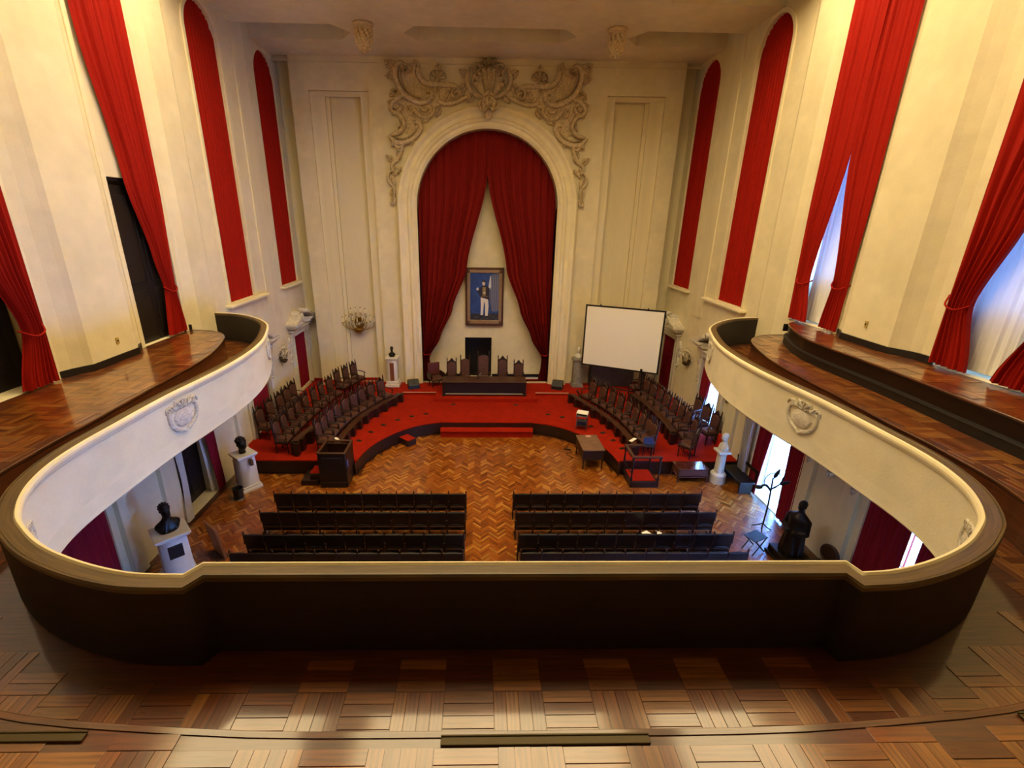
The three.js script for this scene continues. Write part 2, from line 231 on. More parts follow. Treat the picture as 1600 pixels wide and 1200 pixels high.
// stage outline (x >= 0 half, from the middle outwards), as a horseshoe round the parquet
const arcR = [[1.82, 4.42], [2.45, 4.62], [3.05, 4.98], [3.6, 5.55], [4.05, 6.25], [4.35, 7.05], [4.46, 7.8]];
const stageHalf = [[0, 4.42], ...curve(arcR, 24), [4.46, 7.62], [W, 7.62]];
const stageOut = [...stageHalf.slice(1).reverse().map(([x, z]) => [-x, z]), ...stageHalf.slice(1), [W, -0.62], [-W, -0.62]];
{
  const pieces = [], w = 0.064, L = 5 * w, c = Math.SQRT1_2;   // herringbone
  for (let k = -270; k < 270; k++) for (let m = -32; m < 33; m++) for (const [dx, dz, a] of [[L / 2, w / 2, 0], [L + w / 2, w - L / 2, PI / 2]]) {
    const p = k * w + 2 * L * m + dx, q = k * w + dz; pieces.push([(p - q) * c, 0, (p + q) * c + 8, a - PI / 4]);
  }
  const ok = pieces.filter(([x, , z]) => Math.abs(x) < 8.45 && z > 4.0 && z < 13.2 && !inside(stageOut, x, z - 0.15));
  parquet(hallFloor, ok, L, w, HALL_TONES, 0.42, 0.4);
}
// ---------------------------------------------------------------- stage, red carpeted, with its steps
{
  const st = struct('stage_platform', plan(stageOut, 0.0, 0.46), darkWood);
  obj('carpet', plan(stageOut, 0.46, 0.5), carpet, st);
  const front = stageOut.slice(0, stageOut.length - 2);
  obj('stage_edge', [sweep([...front].reverse(), [[0, 0.47], [0.03, 0.46], [0.035, 0.42], [0.012, 0.4], [0.012, 0.2], [0.05, 0.17], [0.05, 0.02]])], riserWood, st);
  obj('front_step', [plan([[-1.9, 4.3], [1.9, 4.3], [1.84, 4.8], [-1.84, 4.8]], 0, 0.25)], carpet, st);
  obj('step_carpet', [plan([[-1.86, 4.38], [1.86, 4.38], [1.82, 4.84], [-1.82, 4.84]], 0.25, 0.27)], carpet, st);
  const upper = [[-4.75, 2.1], [-3.85, 1.36], [3.85, 1.36], [4.75, 2.1], [W, 2.1], [W, -0.62], [-W, -0.62]];
  obj('upper_level', plan(upper, 0.48, 0.64), carpet, st);
  obj('step_nosing', [bx(1.75, 0.035, 0.05, -2.98, 0.63, 1.37), bx(1.75, 0.035, 0.05, 2.98, 0.63, 1.37)], phy('#c98a78', 0.5), st);
  obj('dais', [plan([[-2.3, 1.2], [2.3, 1.2], [2.3, 2.25], [-2.3, 2.25]], 0.49, 0.66)], carpet, st);
  obj('stage_side', [bx(0.06, 0.34, 1.15, 4.3, 0.56, 1.75).rotateY(0)].map((g) => g), darkWood, st);
}

// ================================================================ GALLERY
const tipR = [[8.58, 7.22], [7.8, 7.36], [7.05, 7.86], [6.33, 8.7], [5.9, 9.72], [5.58, 10.8], [5.44, 11.8], [5.42, 12.7], [5.47, 13.5], [5.56, 14.4], [5.58, 15.5], [5.57, 16.3], [5.49, 16.8], [5.29, 17.3], [4.95, 17.76], [4.68, 17.98], [4.36, 18.19], [4.0, 18.36], [3.6, 18.5], [3.25, 18.58], [2.98, 18.6]];
const rightCurve = curve(tipR, 90);
const rim = [...rightCurve, [2.94, 18.46], [-2.7, 18.46], [-2.79, 18.6], ...rightCurve.slice(0, -1).reverse().map(([x, z]) => [-x, z])];
const rimIn = rim.map((p, i) => { const a = rim[Math.max(0, i - 1)], b = rim[Math.min(rim.length - 1, i + 1)], x = -(b[1] - a[1]), z = b[0] - a[0], l = Math.hypot(x, z) || 1; return [p[0] - x / l * 0.14, p[1] - z / l * 0.14]; });
const RAIL = 5.42, LOW = 4.6, T1 = 5.17, T2 = 5.67;
const tier1R = curve([[8.58, 8.5], [7.9, 8.62], [7.32, 9.12], [6.9, 10.2], [6.64, 11.3], [6.57, 12.3], [6.53, 13.4], [6.47, 14.7], [6.45, 15.8], [6.32, 16.8], [5.9, 17.75], [5.05, 18.75], [3.9, 19.45], [2.2, 19.68], [0, 19.72]], 70);
const tier1 = [...tier1R, ...tier1R.slice(0, -1).reverse().map(([x, z]) => [-x, z])];
const tier2R = curve([[8.58, 9.0], [8.2, 9.25], [7.86, 9.9], [7.52, 10.9], [7.44, 11.8], [7.46, 12.9], [7.45, 13.9], [7.4, 15], [7.36, 16], [7.2, 17.4], [6.9, 19], [6.9, 20.9]], 40);
{
  const slab = struct('gallery_floor', plan([...rimIn, [-W, 7.22], [-W, Z1], [W, Z1], [W, 7.22]], 4.32, LOW - 0.006), subfloor);
  obj('soffit', plan([...rimIn, [-W, 7.22], [-W, Z1], [W, Z1], [W, 7.22]], 4.28, 4.32), fasciaPaint, slab);
  const par = struct('gallery_parapet', sweep(rim, [[0.04, 5.36], [0.015, 5.33], [0.015, 5.29], [0.0, 5.27], [-0.005, 4.6], [0.0, 4.4], [0.005, 4.35], [-0.02, 4.32], [-0.2, 4.3]]), fasciaPaint);
  obj('rim_moulding', sweep(rim, [[0.0, 5.3], [0.04, 5.32], [0.055, 5.36], [0.055, 5.39], [0.04, 5.42], [0.015, 5.43], [0.0, 5.41]]), trimPaint, par);
  obj('handrail', sweep(rim, [[0.005, 5.4], [0, 5.41], [-0.1, 5.42], [-0.11, 5.43]]), railWood, par);
  obj('rim_moulding', sweep(rim, [[-0.11, 5.415], [-0.115, 5.435], [-0.135, 5.435], [-0.145, 5.41], [-0.14, 5.37]]), railWood, par);
  obj('parapet_lining', sweep(rim, [[-0.135, 5.4], [-0.14, 5.36], [-0.145, 4.6]]), riserWood, par);
  for (const s of [-1, 1]) {
    const poly = [...tier1R.filter(([, z]) => z < 20).map(([x, z]) => [s * x, z]), [0, Z1], [s * W, Z1], [s * W, 8.5]];
    const t = struct('gallery_tier', plan(poly, LOW - 0.02, T1 - 0.006), subfloor);
    const path = tier1R.map(([x, z]) => [s * x, z]); if (s < 0) path.reverse();
    obj('tier_border', sweep(path, [[-0.025, T1 - 0.004], [-0.025, T1 + 0.002], [0.012, T1 + 0.004], [0.022, T1 - 0.008], [0.022, T1 - 0.03]]), nosingWood, t);
    obj('tier_riser', sweep(path, [[0.022, T1 - 0.03], [0.015, T1 - 0.045], [-0.005, T1 - 0.05], [-0.005, LOW - 0.02]]), riserWood, t);
  }
  const t2 = struct('gallery_tier', plan([...tier2R, [W, 20.9]], T1 - 0.02, T2 - 0.006), subfloor);
  obj('tier_border', sweep(tier2R, [[-0.025, T2 - 0.004], [-0.025, T2 + 0.002], [0.012, T2 + 0.004], [0.022, T2 - 0.008], [0.022, T2 - 0.03]]), nosingWood, t2);
  obj('tier_riser', sweep(tier2R, [[0.022, T2 - 0.03], [0.012, T2 - 0.05], [0.0, T2 - 0.05], [0.0, T1 + 0.2], [0.07, T1 + 0.19], [0.08, T1 + 0.16], [0.06, T1 + 0.15], [0.06, T1 - 0.02]]), blackWood, t2);
  obj('skirting', [pilBase(1, 10.98, 12.32, 0.26, 0.5, T2), bx(0.05, 0.14, 0.35, W - 0.02, T2 + 0.07, 12.95), bx(0.22, 0.2, 0.05, W - 0.2, T2 - 0.2, 8.9)], blackWood, t2);
  obj('skirting', [pilBase(-1, 10.98, 12.32, 0.26, 0.5, T1), bx(0.05, 0.14, 0.3, -W + 0.02, T1 + 0.07, 8.58)], blackWood, slab);
  // basket-weave parquet of the gallery
  const weave = (test, y) => { const out = [], q = 0.4, n = 4, w = q / n; for (let i = -22; i <= 22; i++) for (let j = 0; j < 36; j++) { const cx = i * q, cz = 7.6 + j * q; for (let k = 0; k < n; k++) { const o = (k + 0.5) * w - q / 2, [x, z, a] = (i + j) % 2 ? [cx + o, cz, PI / 2] : [cx, cz + o, 0]; const hx = a ? w / 2 : q / 2, hz = a ? q / 2 : w / 2; if (test(x - hx, z - hz) && test(x + hx, z - hz) && test(x - hx, z + hz) && test(x + hx, z + hz)) out.push([x, y, z, a]); } } return out; };
  const lowPoly = [...rim, [-W, 7.3], [-W, 20.2], [W, 20.2], [W, 7.3]], t1Poly = [[W, 8.5], ...tier1, [-W, 8.5], [-W, 21], [W, 21]], t2Poly = [...tier2R, [W, 20.9]];
  const away = (x, z) => Math.abs(x) < W - 0.06 && z < 20.7;
  const lowP = weave((x, z) => away(x, z) && inside(lowPoly, x, z) && !(inside(t1Poly, x, z) && clear(tier1, x, z, 0.3)) && rimClear(x, z), LOW);
  const t1P = weave((x, z) => away(x, z) && inside(t1Poly, x, z) && !inside(t2Poly, x, z) && true, T1);
  const t2P = weave((x, z) => away(x, z) && inside(t2Poly, x, z) && true, T2);
  function clear(path, x, z, d) { for (const [a, b] of path) if ((a - x) ** 2 + (b - z) ** 2 < d * d) return false; return true; }
  function rimClear(x, z) { return clear(rim, x, z, 0.3) && !(Math.abs(x) < 2.8 && z < 18.68); }
  parquet(slab, [...lowP, ...t1P, ...t2P], 0.4, 0.1, TONES, 0.4, 1.0);
  // brass strips let into the front tier
  for (const [x, z, w, l] of [[0.1, 19.77, 1.32, 'long worn brass strip in the front tier floor, middle of the gallery'], [-3.1, 19.72, 0.62, 'short worn brass strip in the front tier floor near the left corner'], [3.55, 19.66, 0.5, 'short worn brass strip in the front tier floor near the right corner']]) tag(obj('brass_strip', [rbx(w, 0.014, 0.05, 0.004, x, T1 + 0.006, z), rbx(w, 0.02, 0.012, 0.004, x, T1 + 0.01, z - 0.03)], dullBrass), l, 'floor strip', 'brass floor strips');
}

// ================================================================ DRAPERY
// a hanging cloth in (s, y, d): s along the wall, d out of it; L(v), R(v) its edges, v = 0 at the top
function drape(o) {
  const nu = o.nu ?? 60, nv = o.nv ?? 30, pos = [], uv = [], idx = [], ph = o.phase ?? 0;
  for (let j = 0; j <= nv; j++) for (let i = 0; i <= nu; i++) {
    const u = i / nu, v = j / nv, l = o.L(v), r = o.R(v), s = l + (r - l) * u, w0 = Math.abs(o.R(0) - o.L(0)) || 1, tight = Math.min(1, Math.abs(r - l) / w0);
    const top = o.top ? o.top(s) : o.y1, y = top + (o.y0 - top) * v + (o.hang ? o.hang(u, v) : 0);
    const f = 2 * PI * o.folds * u + ph, d = (o.d ?? 0) + o.A * (0.55 + 0.45 * (1 - tight)) * (sin(f + 0.8 * sin(f * 0.37 + 1.3 + 0.5 * v)) * 0.7 + 0.35 * sin(f * 1.9 + 2 + 0.6 * v)) * (0.55 + 0.45 * Math.min(1, v * 3)) + (o.bulge ? o.bulge(u, v) : 0);
    pos.push(...o.map(s, y, d)); uv.push(u * (o.wide ?? 2), v * (o.y1 - o.y0));
  }
  for (let j = 0; j < nv; j++) for (let i = 0; i < nu; i++) { const a = j * (nu + 1) + i, b = a + nu + 1; idx.push(a, b, a + 1, a + 1, b, b + 1); }
  const g = new THREE.BufferGeometry(); g.setAttribute('position', new THREE.Float32BufferAttribute(pos, 3)); g.setAttribute('uv', new THREE.Float32BufferAttribute(uv, 2)); g.setIndex(idx); g.computeVertexNormals(); return g;
}
const onSide = (s, x) => (z, y, d) => [s * (x - d), y, z];
const key = (pts) => (v) => { for (let i = 1; i < pts.length; i++) if (v <= pts[i][0]) { const [a, p] = pts[i - 1], [b, q] = pts[i], t = (v - a) / (b - a), e = t * t * (3 - 2 * t); return p + (q - p) * (e * 0.6 + t * 0.4); } return pts[pts.length - 1][1]; };
const archTop = (z0, z1, y1) => (s) => { const r = (z1 - z0) / 2, c = (z0 + z1) / 2, x = Math.min(1, Math.abs(s - c) / r); return y1 - r + r * Math.sqrt(Math.max(0, 1 - x * x)); };
const curtain = (geo, mat, label, group, cat = 'curtain') => tag(obj(cat === 'curtain' ? 'curtain' : 'sheer_curtain', geo, mat), label, cat, group);
const cord = (s, z0, z1, y, x, par) => obj('tie_cord', tube([[s * x, y + 0.12, z0], [s * (x - 0.18), y - 0.05, z0 + (z1 - z0) * 0.3], [s * (x - 0.18), y - 0.1, z0 + (z1 - z0) * 0.7], [s * x, y + 0.02, z1]], 0.018, 14, 5), velvet, par);
for (const s of [-1, 1]) for (const k of ['far', 'near']) {
  const o = OPEN.find((q) => q.k === k), t = archTop(o.z0, o.z1, o.y1);
  curtain(drape({ L: () => o.z0, R: () => o.z1, top: t, y1: o.y1, y0: 5.5, folds: 12, A: 0.075, nu: 110, nv: 40, d: 0, phase: s + (k === 'far' ? 2 : 0), map: onSide(s, W + 0.09), wide: 3 }), velvet, k === 'far' ? `dark red closed curtain filling the ${side(s)} arched window nearest the stage wall` : `dark red closed curtain filling the second ${side(s)} arched window from the stage wall`, 'closed red curtains in arched windows');
}
// left: one long curtain drawn to the stage side of the tall door opening
{
  const v = (y) => (14.0 - y) / (14.0 - 5.2);
  const c = curtain(drape({ L: key([[0, 8.72], [v(9), 8.74], [v(6.45), 8.9], [1, 8.74]]), R: key([[0, 10.4], [v(12.3), 10.3], [v(9), 9.85], [v(7.2), 9.4], [v(6.45), 9.22], [1, 9.42]]), top: archTop(8.7, 10.42, 14.1), y1: 14.0, y0: 5.22, folds: 7, A: 0.085, nu: 90, nv: 60, d: 0.06, map: onSide(-1, W) }), velvet, 'bright red curtain swept aside from the tall black door on the left gallery');
  cord(-1, 8.86, 9.26, 6.45, W - 0.02, c);
  const d = thing('gallery_door', 'tall black door standing behind the swept red curtain on the left gallery', 'door', [-W - 0.16, 5.17, 9.56]);
  struct('trim_' + (names.trim = (names.trim ?? 0) + 1), bx(0.2, 5.3, 1.9, -W - 0.16, 11.7, 9.56), plaster);
  obj('door_leaf', [rbx(0.06, 3.72, 0.8, 0.01, 0, 1.86, -0.41), rbx(0.06, 3.72, 0.8, 0.01, 0, 1.86, 0.41)], blackWood, d);
  for (const q of [-0.41, 0.41]) for (const [y, h] of [[0.75, 1.1], [2.5, 2.0]]) obj('door_panel', rbx(0.03, h, 0.55, 0.012, 0.04, y, q), blackWood, d);
  obj('door_frame', [bx(0.1, 3.9, 0.08, 0, 1.95, -0.85), bx(0.1, 3.9, 0.08, 0, 1.95, 0.85), bx(0.1, 0.1, 1.78, 0, 3.85, 0)], blackWood, d);
  const v0 = (y) => (14.0 - y) / (14.0 - 5.2);
  const e = curtain(drape({ L: () => 13.02, R: key([[0, 14.8], [v0(10), 14.5], [v0(7.5), 13.75], [v0(6.3), 13.38], [1, 13.72]]), top: archTop(13.05, 14.85, 14.1), y1: 14.0, y0: 5.2, folds: 6, A: 0.09, nu: 80, nv: 50, d: 0.08, map: onSide(-1, W) }), velvet, 'red tied curtain at the left edge of the picture beside a black doorway');
  cord(-1, 12.98, 13.45, 6.25, W - 0.04, e);
  const f = thing('gallery_door', 'black door at the far left edge of the picture behind the tied red curtain', 'door', [-W - 0.42, 5.17, 13.95]);
  obj('door_leaf', rbx(0.06, 7.5, 1.76, 0.01, 0, 3.75, 0), blackWood, f); obj('door_panel', [rbx(0.03, 1.6, 0.55, 0.012, 0.04, 1.1, -0.4), rbx(0.03, 1.6, 0.55, 0.012, 0.04, 1.1, 0.4)], blackWood, f);
}
// right gallery: pairs of red curtains tied over white sheers and bright windows
function paneWindow(n, s, x, z0, z1, y0, y1, cols, rows, parent) {
  const w = struct('window_' + n, [bx(0.08, 0.08, z1 - z0, x, y0 + 0.04, (z0 + z1) / 2), bx(0.08, 0.08, z1 - z0, x, y1 - 0.04, (z0 + z1) / 2), bx(0.08, y1 - y0, 0.08, x, (y0 + y1) / 2, z0 + 0.04), bx(0.08, y1 - y0, 0.08, x, (y0 + y1) / 2, z1 - 0.04)], trimPaint);
  for (let i = 1; i < cols; i++) obj('mullion', bx(0.05, y1 - y0, 0.05, x, (y0 + y1) / 2, z0 + (z1 - z0) * i / cols), trimPaint, w);
  for (let j = 1; j < rows; j++) obj('glazing_bar', bx(0.04, 0.04, z1 - z0, x, y0 + (y1 - y0) * j / rows, (z0 + z1) / 2), trimPaint, w);
  for (let i = 0; i < cols; i++) for (let j = 0; j < rows; j++) obj('pane', bx(0.006, (y1 - y0) / rows - 0.05, (z1 - z0) / cols - 0.06, x, y0 + (y1 - y0) * (j + 0.5) / rows, z0 + (z1 - z0) * (i + 0.5) / cols), glass, w);
  return w;
}
for (const [n, z0, z1] of [[1, 8.7, 10.42], [2, 13.05, 14.85]]) {
  paneWindow(n, 1, W + 0.45, z0, z1, 6.75, 13.2, 2, 4);
  struct('trim_' + ++names.trim, [bx(0.12, 1.1, z1 - z0 + 0.1, W + 0.44, 6.2, (z0 + z1) / 2), bx(0.12, 1.1, z1 - z0 + 0.1, W + 0.44, 13.75, (z0 + z1) / 2)], plaster);
}
{
  const v = (y) => (14.0 - y) / (14.0 - 5.7);
  const far = curtain(drape({ L: key([[0, 8.55], [v(9), 8.6], [1, 8.72]]), R: key([[0, 9.66], [v(9.7), 9.6], [v(6.8), 9.18], [1, 9.42]]), top: archTop(8.4, 10.5, 14.4), y1: 14.0, y0: 5.72, folds: 5, A: 0.075, nu: 70, nv: 50, d: 0.1, map: onSide(1, W) }), velvet, 'bright red tied curtain on the stage side of the glowing right gallery gap');
  const near = curtain(drape({ L: key([[0, 9.56], [v(9.7), 9.6], [v(6.8), 10.08], [1, 9.94]]), R: key([[0, 10.62], [v(9), 10.64], [1, 10.56]]), top: archTop(8.6, 10.64, 14.3), y1: 14.0, y0: 5.72, folds: 5, A: 0.085, nu: 70, nv: 50, d: 0.08, phase: 2, map: onSide(1, W) }), velvet, 'bright red tied curtain on the camera side of the glowing right gallery gap');
  cord(1, 8.7, 9.22, 6.8, W - 0.02, far); cord(1, 10.04, 10.6, 6.85, W - 0.04, near);
  curtain(drape({ L: () => 8.9, R: () => 10.3, y1: 13, y0: 5.72, folds: 9, A: 0.035, nu: 90, nv: 6, map: onSide(1, W + 0.22) }), sheerThick, 'white sheer curtain glowing in the gap between two bright red curtains on the right', 'gallery sheers', 'curtain');
  const a = curtain(drape({ L: () => 13.1, R: key([[0, 14.95], [v(10.5), 14.7], [v(8.4), 14.0], [v(6.9), 13.55], [1, 13.85]]), top: archTop(13.05, 14.95, 14.08), y1: 14.0, y0: 5.72, folds: 5, A: 0.085, nu: 70, nv: 50, d: 0.06, phase: 1, map: onSide(1, W) }), velvet, 'dark red tied curtain left of the wide white sheer at the right picture edge');
  cord(1, 13.05, 13.55, 6.9, W - 0.04, a);
  curtain(drape({ L: () => 13.2, R: () => 15.0, y1: 13, y0: 5.74, folds: 12, A: 0.05, nu: 110, nv: 6, map: onSide(1, W + 0.16) }), sheerThick, 'wide white sheer curtain at the right edge of the picture between dark red curtains', 'gallery sheers', 'curtain');
  curtain(drape({ L: key([[0, 14.0], [v(9), 14.2], [v(6.9), 14.65], [1, 14.25]]), R: () => 15.05, y1: 14.0, y0: 5.72, folds: 5, A: 0.09, nu: 60, nv: 40, d: 0.1, phase: 4, map: onSide(1, W) }), velvet, 'dark red curtain foot in the right corner of the picture, nearest the camera');
}
// the great arch: two dark drapes parting like a tent
for (const s of [-1, 1]) {
  const v = (y) => (11.75 - y) / (11.75 - 0.7);
  const inner = key([[0, 0.0], [v(9.85), 0.03], [v(6.1), 0.92], [v(4.3), 1.6], [v(3.0), 2.2], [v(2.0), 2.76], [v(1.4), 2.72], [1, 2.62]]);
  const c = curtain(drape({ L: (q) => s * 3.25, R: (q) => s * (inner(q) - (q < 0.17 ? 0.03 : 0)), top: (x) => Math.min(11.78, SPR + Math.sqrt(Math.max(0, 3.1 * 3.1 - x * x)) + 0.02), y1: 11.75, y0: 0.68, folds: 10, A: 0.12, nu: 130, nv: 70, d: -0.42, phase: s, map: (x, y, d) => [x, y, d] }), archCloth, `deep red drape on the ${side(s)} half of the great arch, swept aside below the ornament`, 'arch drapes');
  obj('tie_cord', tube([[s * 2.66, 2.0, -0.3], [s * 2.95, 1.98, -0.22], [s * 3.15, 2.1, -0.3]], 0.025, 10, 5), velvet, c);
}
// hall level curtains
const hallCurtain = (s, z0, z1, y0, y1, o, label, mat = wineCloth) => curtain(drape({ L: o.L ?? (() => z0), R: o.R ?? (() => z1), y1, y0: y0 + 0.03, folds: o.folds ?? 8, A: o.A ?? 0.05, nu: 90, nv: 24, d: o.d ?? -0.05, phase: o.ph ?? z0, map: onSide(s, W) }), mat, label, 'hall curtains');
hallCurtain(-1, -0.15, 1.38, 0.64, 3.3, {}, 'dark red curtain closing the left doorway under the plaster pediment beside the stage');
hallCurtain(1, -0.15, 1.38, 0.64, 3.3, { ph: 3 }, 'wine red curtain closing the right doorway just behind the projection screen');
hallCurtain(-1, 4.2, 5.92, 0.5, 3.3, { folds: 9 }, 'wine red closed curtain behind the near end of the left chair rows');
hallCurtain(-1, 8.45, 9.1, 0, 3.3, { R: key([[0, 9.1], [0.6, 8.85], [1, 8.72]]), L: key([[0, 8.5], [0.6, 8.42], [1, 8.36]]), folds: 4, d: 0.06 }, 'narrow red curtain on the stage side of the lower left black doorway');
hallCurtain(-1, 12.7, 14.45, 0, 3.3, { folds: 9 }, 'wine red curtain at the lower left, partly behind the gallery rail');
curtain(drape({ L: key([[0, 10.1], [0.55, 10.15], [1, 10.2]]), R: key([[0, 10.42], [0.6, 10.3], [1, 10.45]]), y1: 3.25, y0: 0.05, folds: 4, A: 0.05, nu: 40, nv: 20, d: 0.1, map: onSide(-1, W) }), sheer, 'thin white sheer gathered on the near side of the left dark doorway', 'hall sheers', 'curtain');
curtain(drape({ L: () => 8.62, R: key([[0, 9.0], [1, 8.8]]), y1: 3.25, y0: 0.05, folds: 4, A: 0.03, nu: 40, nv: 10, d: -0.12, map: onSide(-1, W) }), sheer, 'thin white sheer beside the narrow red curtain of the left dark doorway', 'hall sheers', 'curtain');
{
  const d = thing('dark_room_leaf', 'black door leaf standing in the left doorway between white sheers', 'door', [-W - 0.42, 0, 9.45]);  // added black leaf, stands in for the unlit room beyond
  obj('door_leaf', rbx(0.06, 3.2, 1.6, 0.01, 0, 1.62, 0), blackWood, d); for (const q of [-0.4, 0.4]) obj('door_panel', [rbx(0.03, 1.1, 0.55, 0.012, 0.04, 0.8, q), rbx(0.03, 1.2, 0.55, 0.012, 0.04, 2.2, q)], blackWood, d);
}
for (const [n, z0, z1, y0] of [[3, 4.15, 5.95, 0.6], [4, 8.6, 10.3, 0.1], [5, 12.75, 14.5, 0.1], [6, 16.2, 18.2, 0.6], [7, 19.4, 21.4, 0.6]]) paneWindow(n, 1, W + 0.4, z0, z1, y0, 3.28, 2, 3);  // the last two are out of view, added for daylight on the left wall
hallCurtain(1, 4.1, 5.0, 0.5, 3.3, { R: key([[0, 5.15], [0.5, 4.85], [1, 4.5]]), folds: 5, d: 0.02 }, 'wine red curtain left of the bright window behind the right chair rows');
hallCurtain(1, 5.62, 6.05, 0.5, 3.3, { folds: 3, d: 0.02 }, 'wine red curtain right of the bright window behind the right chair rows');
curtain(drape({ L: () => 4.9, R: () => 5.7, y1: 3.2, y0: 0.55, folds: 5, A: 0.03, nu: 50, nv: 6, map: onSide(1, W + 0.15) }), sheer, 'bright sheer in the window behind the right chair rows', 'hall sheers', 'curtain');
curtain(drape({ L: key([[0, 7.75], [1, 7.9]]), R: key([[0, 8.35], [1, 8.3]]), y1: 3.3, y0: 0.42, folds: 6, A: 0.06, nu: 60, nv: 10, d: 0.14, map: onSide(1, W) }), phy('#b9b4b0', 0.9, { transmission: 0.2, thickness: 0 }), 'grey sheer bunched against the right wall above the dark bench', 'hall sheers', 'curtain');
hallCurtain(1, 8.5, 9.0, 0, 3.3, { R: key([[0, 9.25], [1, 8.95]]), L: key([[0, 8.55], [1, 8.5]]), folds: 4, d: 0.08 }, 'narrow wine red curtain left of the tall bright garden window on the right');
curtain(drape({ L: () => 9.05, R: key([[0, 9.75], [1, 9.6]]), y1: 3.25, y0: 0.04, folds: 6, A: 0.035, nu: 60, nv: 8, d: -0.1, map: onSide(1, W) }), sheer, 'white sheer hanging over half of the tall bright garden window on the right', 'hall sheers', 'curtain');
hallCurtain(1, 10.05, 10.75, 0, 3.3, { folds: 4, d: 0.1, L: key([[0, 10.0], [1, 10.12]]) }, 'wine red curtain right of the tall bright garden window, beside the dark robed figure');
hallCurtain(1, 12.7, 13.85, 0, 3.3, { folds: 6 }, 'wine red curtain at the lower right under the gallery, left of a thin bright gap');
hallCurtain(1, 14.1, 14.6, 0, 3.3, { folds: 3 }, 'wine red curtain at the lower right under the gallery, right of a thin bright gap');

// ================================================================ PLASTER ORNAMENT
// a curl: a tapered rounded rib along a line in (x, y), lying on z = 0
function rib(pts, w0, w1, h = 0.09, n = 26) {
  const c = new THREE.CatmullRomCurve3(pts.map(([x, y]) => new THREE.Vector3(x, y, 0)), false, 'centripetal'), P = c.getPoints(n), pos = [], idx = [], K = 7;
  P.forEach((p, i) => { const a = P[Math.max(0, i - 1)], b = P[Math.min(n, i + 1)], l = Math.hypot(b.x - a.x, b.y - a.y) || 1, nx = -(b.y - a.y) / l, ny = (b.x - a.x) / l, t = i / n, w = (w0 + (w1 - w0) * t) * (0.35 + 0.65 * Math.min(1, 5 * t, 6 * (1 - t) + 0.2)); for (let k = 0; k < K; k++) { const f = PI * k / (K - 1), q = cos(f) * w, groove = k === 3 ? 0.72 : 1; pos.push(p.x + nx * q, p.y + ny * q, sin(f) * h * groove * (0.6 + 0.4 * (w / w0 || 1))); } });
  for (let i = 0; i < n; i++) for (let k = 0; k < K - 1; k++) { const a = i * K + k, b = a + K; idx.push(a, a + 1, b, a + 1, b + 1, b); }
  const g = new THREE.BufferGeometry(); g.setAttribute('position', new THREE.Float32BufferAttribute(pos, 3)); g.setAttribute('uv', new THREE.Float32BufferAttribute(pos.flatMap((v, i) => (i % 3 === 2 ? [] : [v])), 2)); g.setIndex(idx); g.computeVertexNormals(); return g;
}
const spiral = (x, y, r, a0, turns, dirn = 1, r1 = 0.03) => Array.from({ length: 16 }, (_, i) => { const t = i / 15, R = r + (r1 - r) * Math.pow(t, 0.8), a = a0 + dirn * turns * 2 * PI * t; return [x + R * cos(a), y + R * sin(a)]; });
// a leaf: lobed plate with a raised midrib
function leaf(x, y, len, wid, ang, lobes = 3, h = 0.08) {
  const s = new THREE.Shape(), n = 26; for (let i = 0; i <= n; i++) { const t = i / n, a = sin(PI * Math.pow(t, 0.8)) * wid * 0.5 * (0.82 + 0.26 * Math.abs(sin(lobes * PI * t))); i ? s.lineTo(t * len, a) : s.moveTo(0, 0); } for (let i = n; i >= 0; i--) { const t = i / n, a = -sin(PI * Math.pow(t, 0.8)) * wid * 0.5 * (0.82 + 0.26 * Math.abs(sin(lobes * PI * t))); s.lineTo(t * len, a); }
  const parts = [ext(s, h * 0.5, h * 0.25), rib([[0, 0], [len * 0.5, 0.01], [len * 0.92, 0]], wid * 0.09, wid * 0.03, h, 6).translate(0, 0, h * 0.6)];
  for (let k = 1; k <= lobes; k++) for (const q of [-1, 1]) { const t = k / (lobes + 1); parts.push(rib([[t * len * 0.75, 0], [t * len, q * wid * 0.36]], wid * 0.05, wid * 0.02, h * 0.7, 3).translate(0, 0, h * 0.6)); }
  return T(M(parts).rotateZ(ang), x, y, 0);
}
const shell = (x, y, r, a0 = 0.15, a1 = PI - 0.15, n = 7, h = 0.09) => M(Array.from({ length: n }, (_, i) => { const a = a0 + (a1 - a0) * i / (n - 1); return rib([[x + 0.12 * r * cos(a), y + 0.12 * r * sin(a)], [x + 0.6 * r * cos(a), y + 0.6 * r * sin(a)], [x + r * cos(a), y + r * sin(a)]], r * 0.1, r * 0.17, h, 8); }), rib(Array.from({ length: 12 }, (_, i) => [x + 1.06 * r * cos(a0 - 0.1 + (a1 - a0 + 0.2) * i / 11), y + 1.06 * r * sin(a0 - 0.1 + (a1 - a0 + 0.2) * i / 11)]), r * 0.09, r * 0.09, h * 0.9, 24));
const flip = (g) => { const h = plain(g); h.scale(-1, 1, 1); for (const k of ['position', 'normal', 'uv']) { const a = h.attributes[k], n = a.itemSize; for (let i = 0; i < a.count; i += 3) for (let c = 0; c < n; c++) { const t = a.array[(i + 1) * n + c]; a.array[(i + 1) * n + c] = a.array[(i + 2) * n + c]; a.array[(i + 2) * n + c] = t; } } return h; };
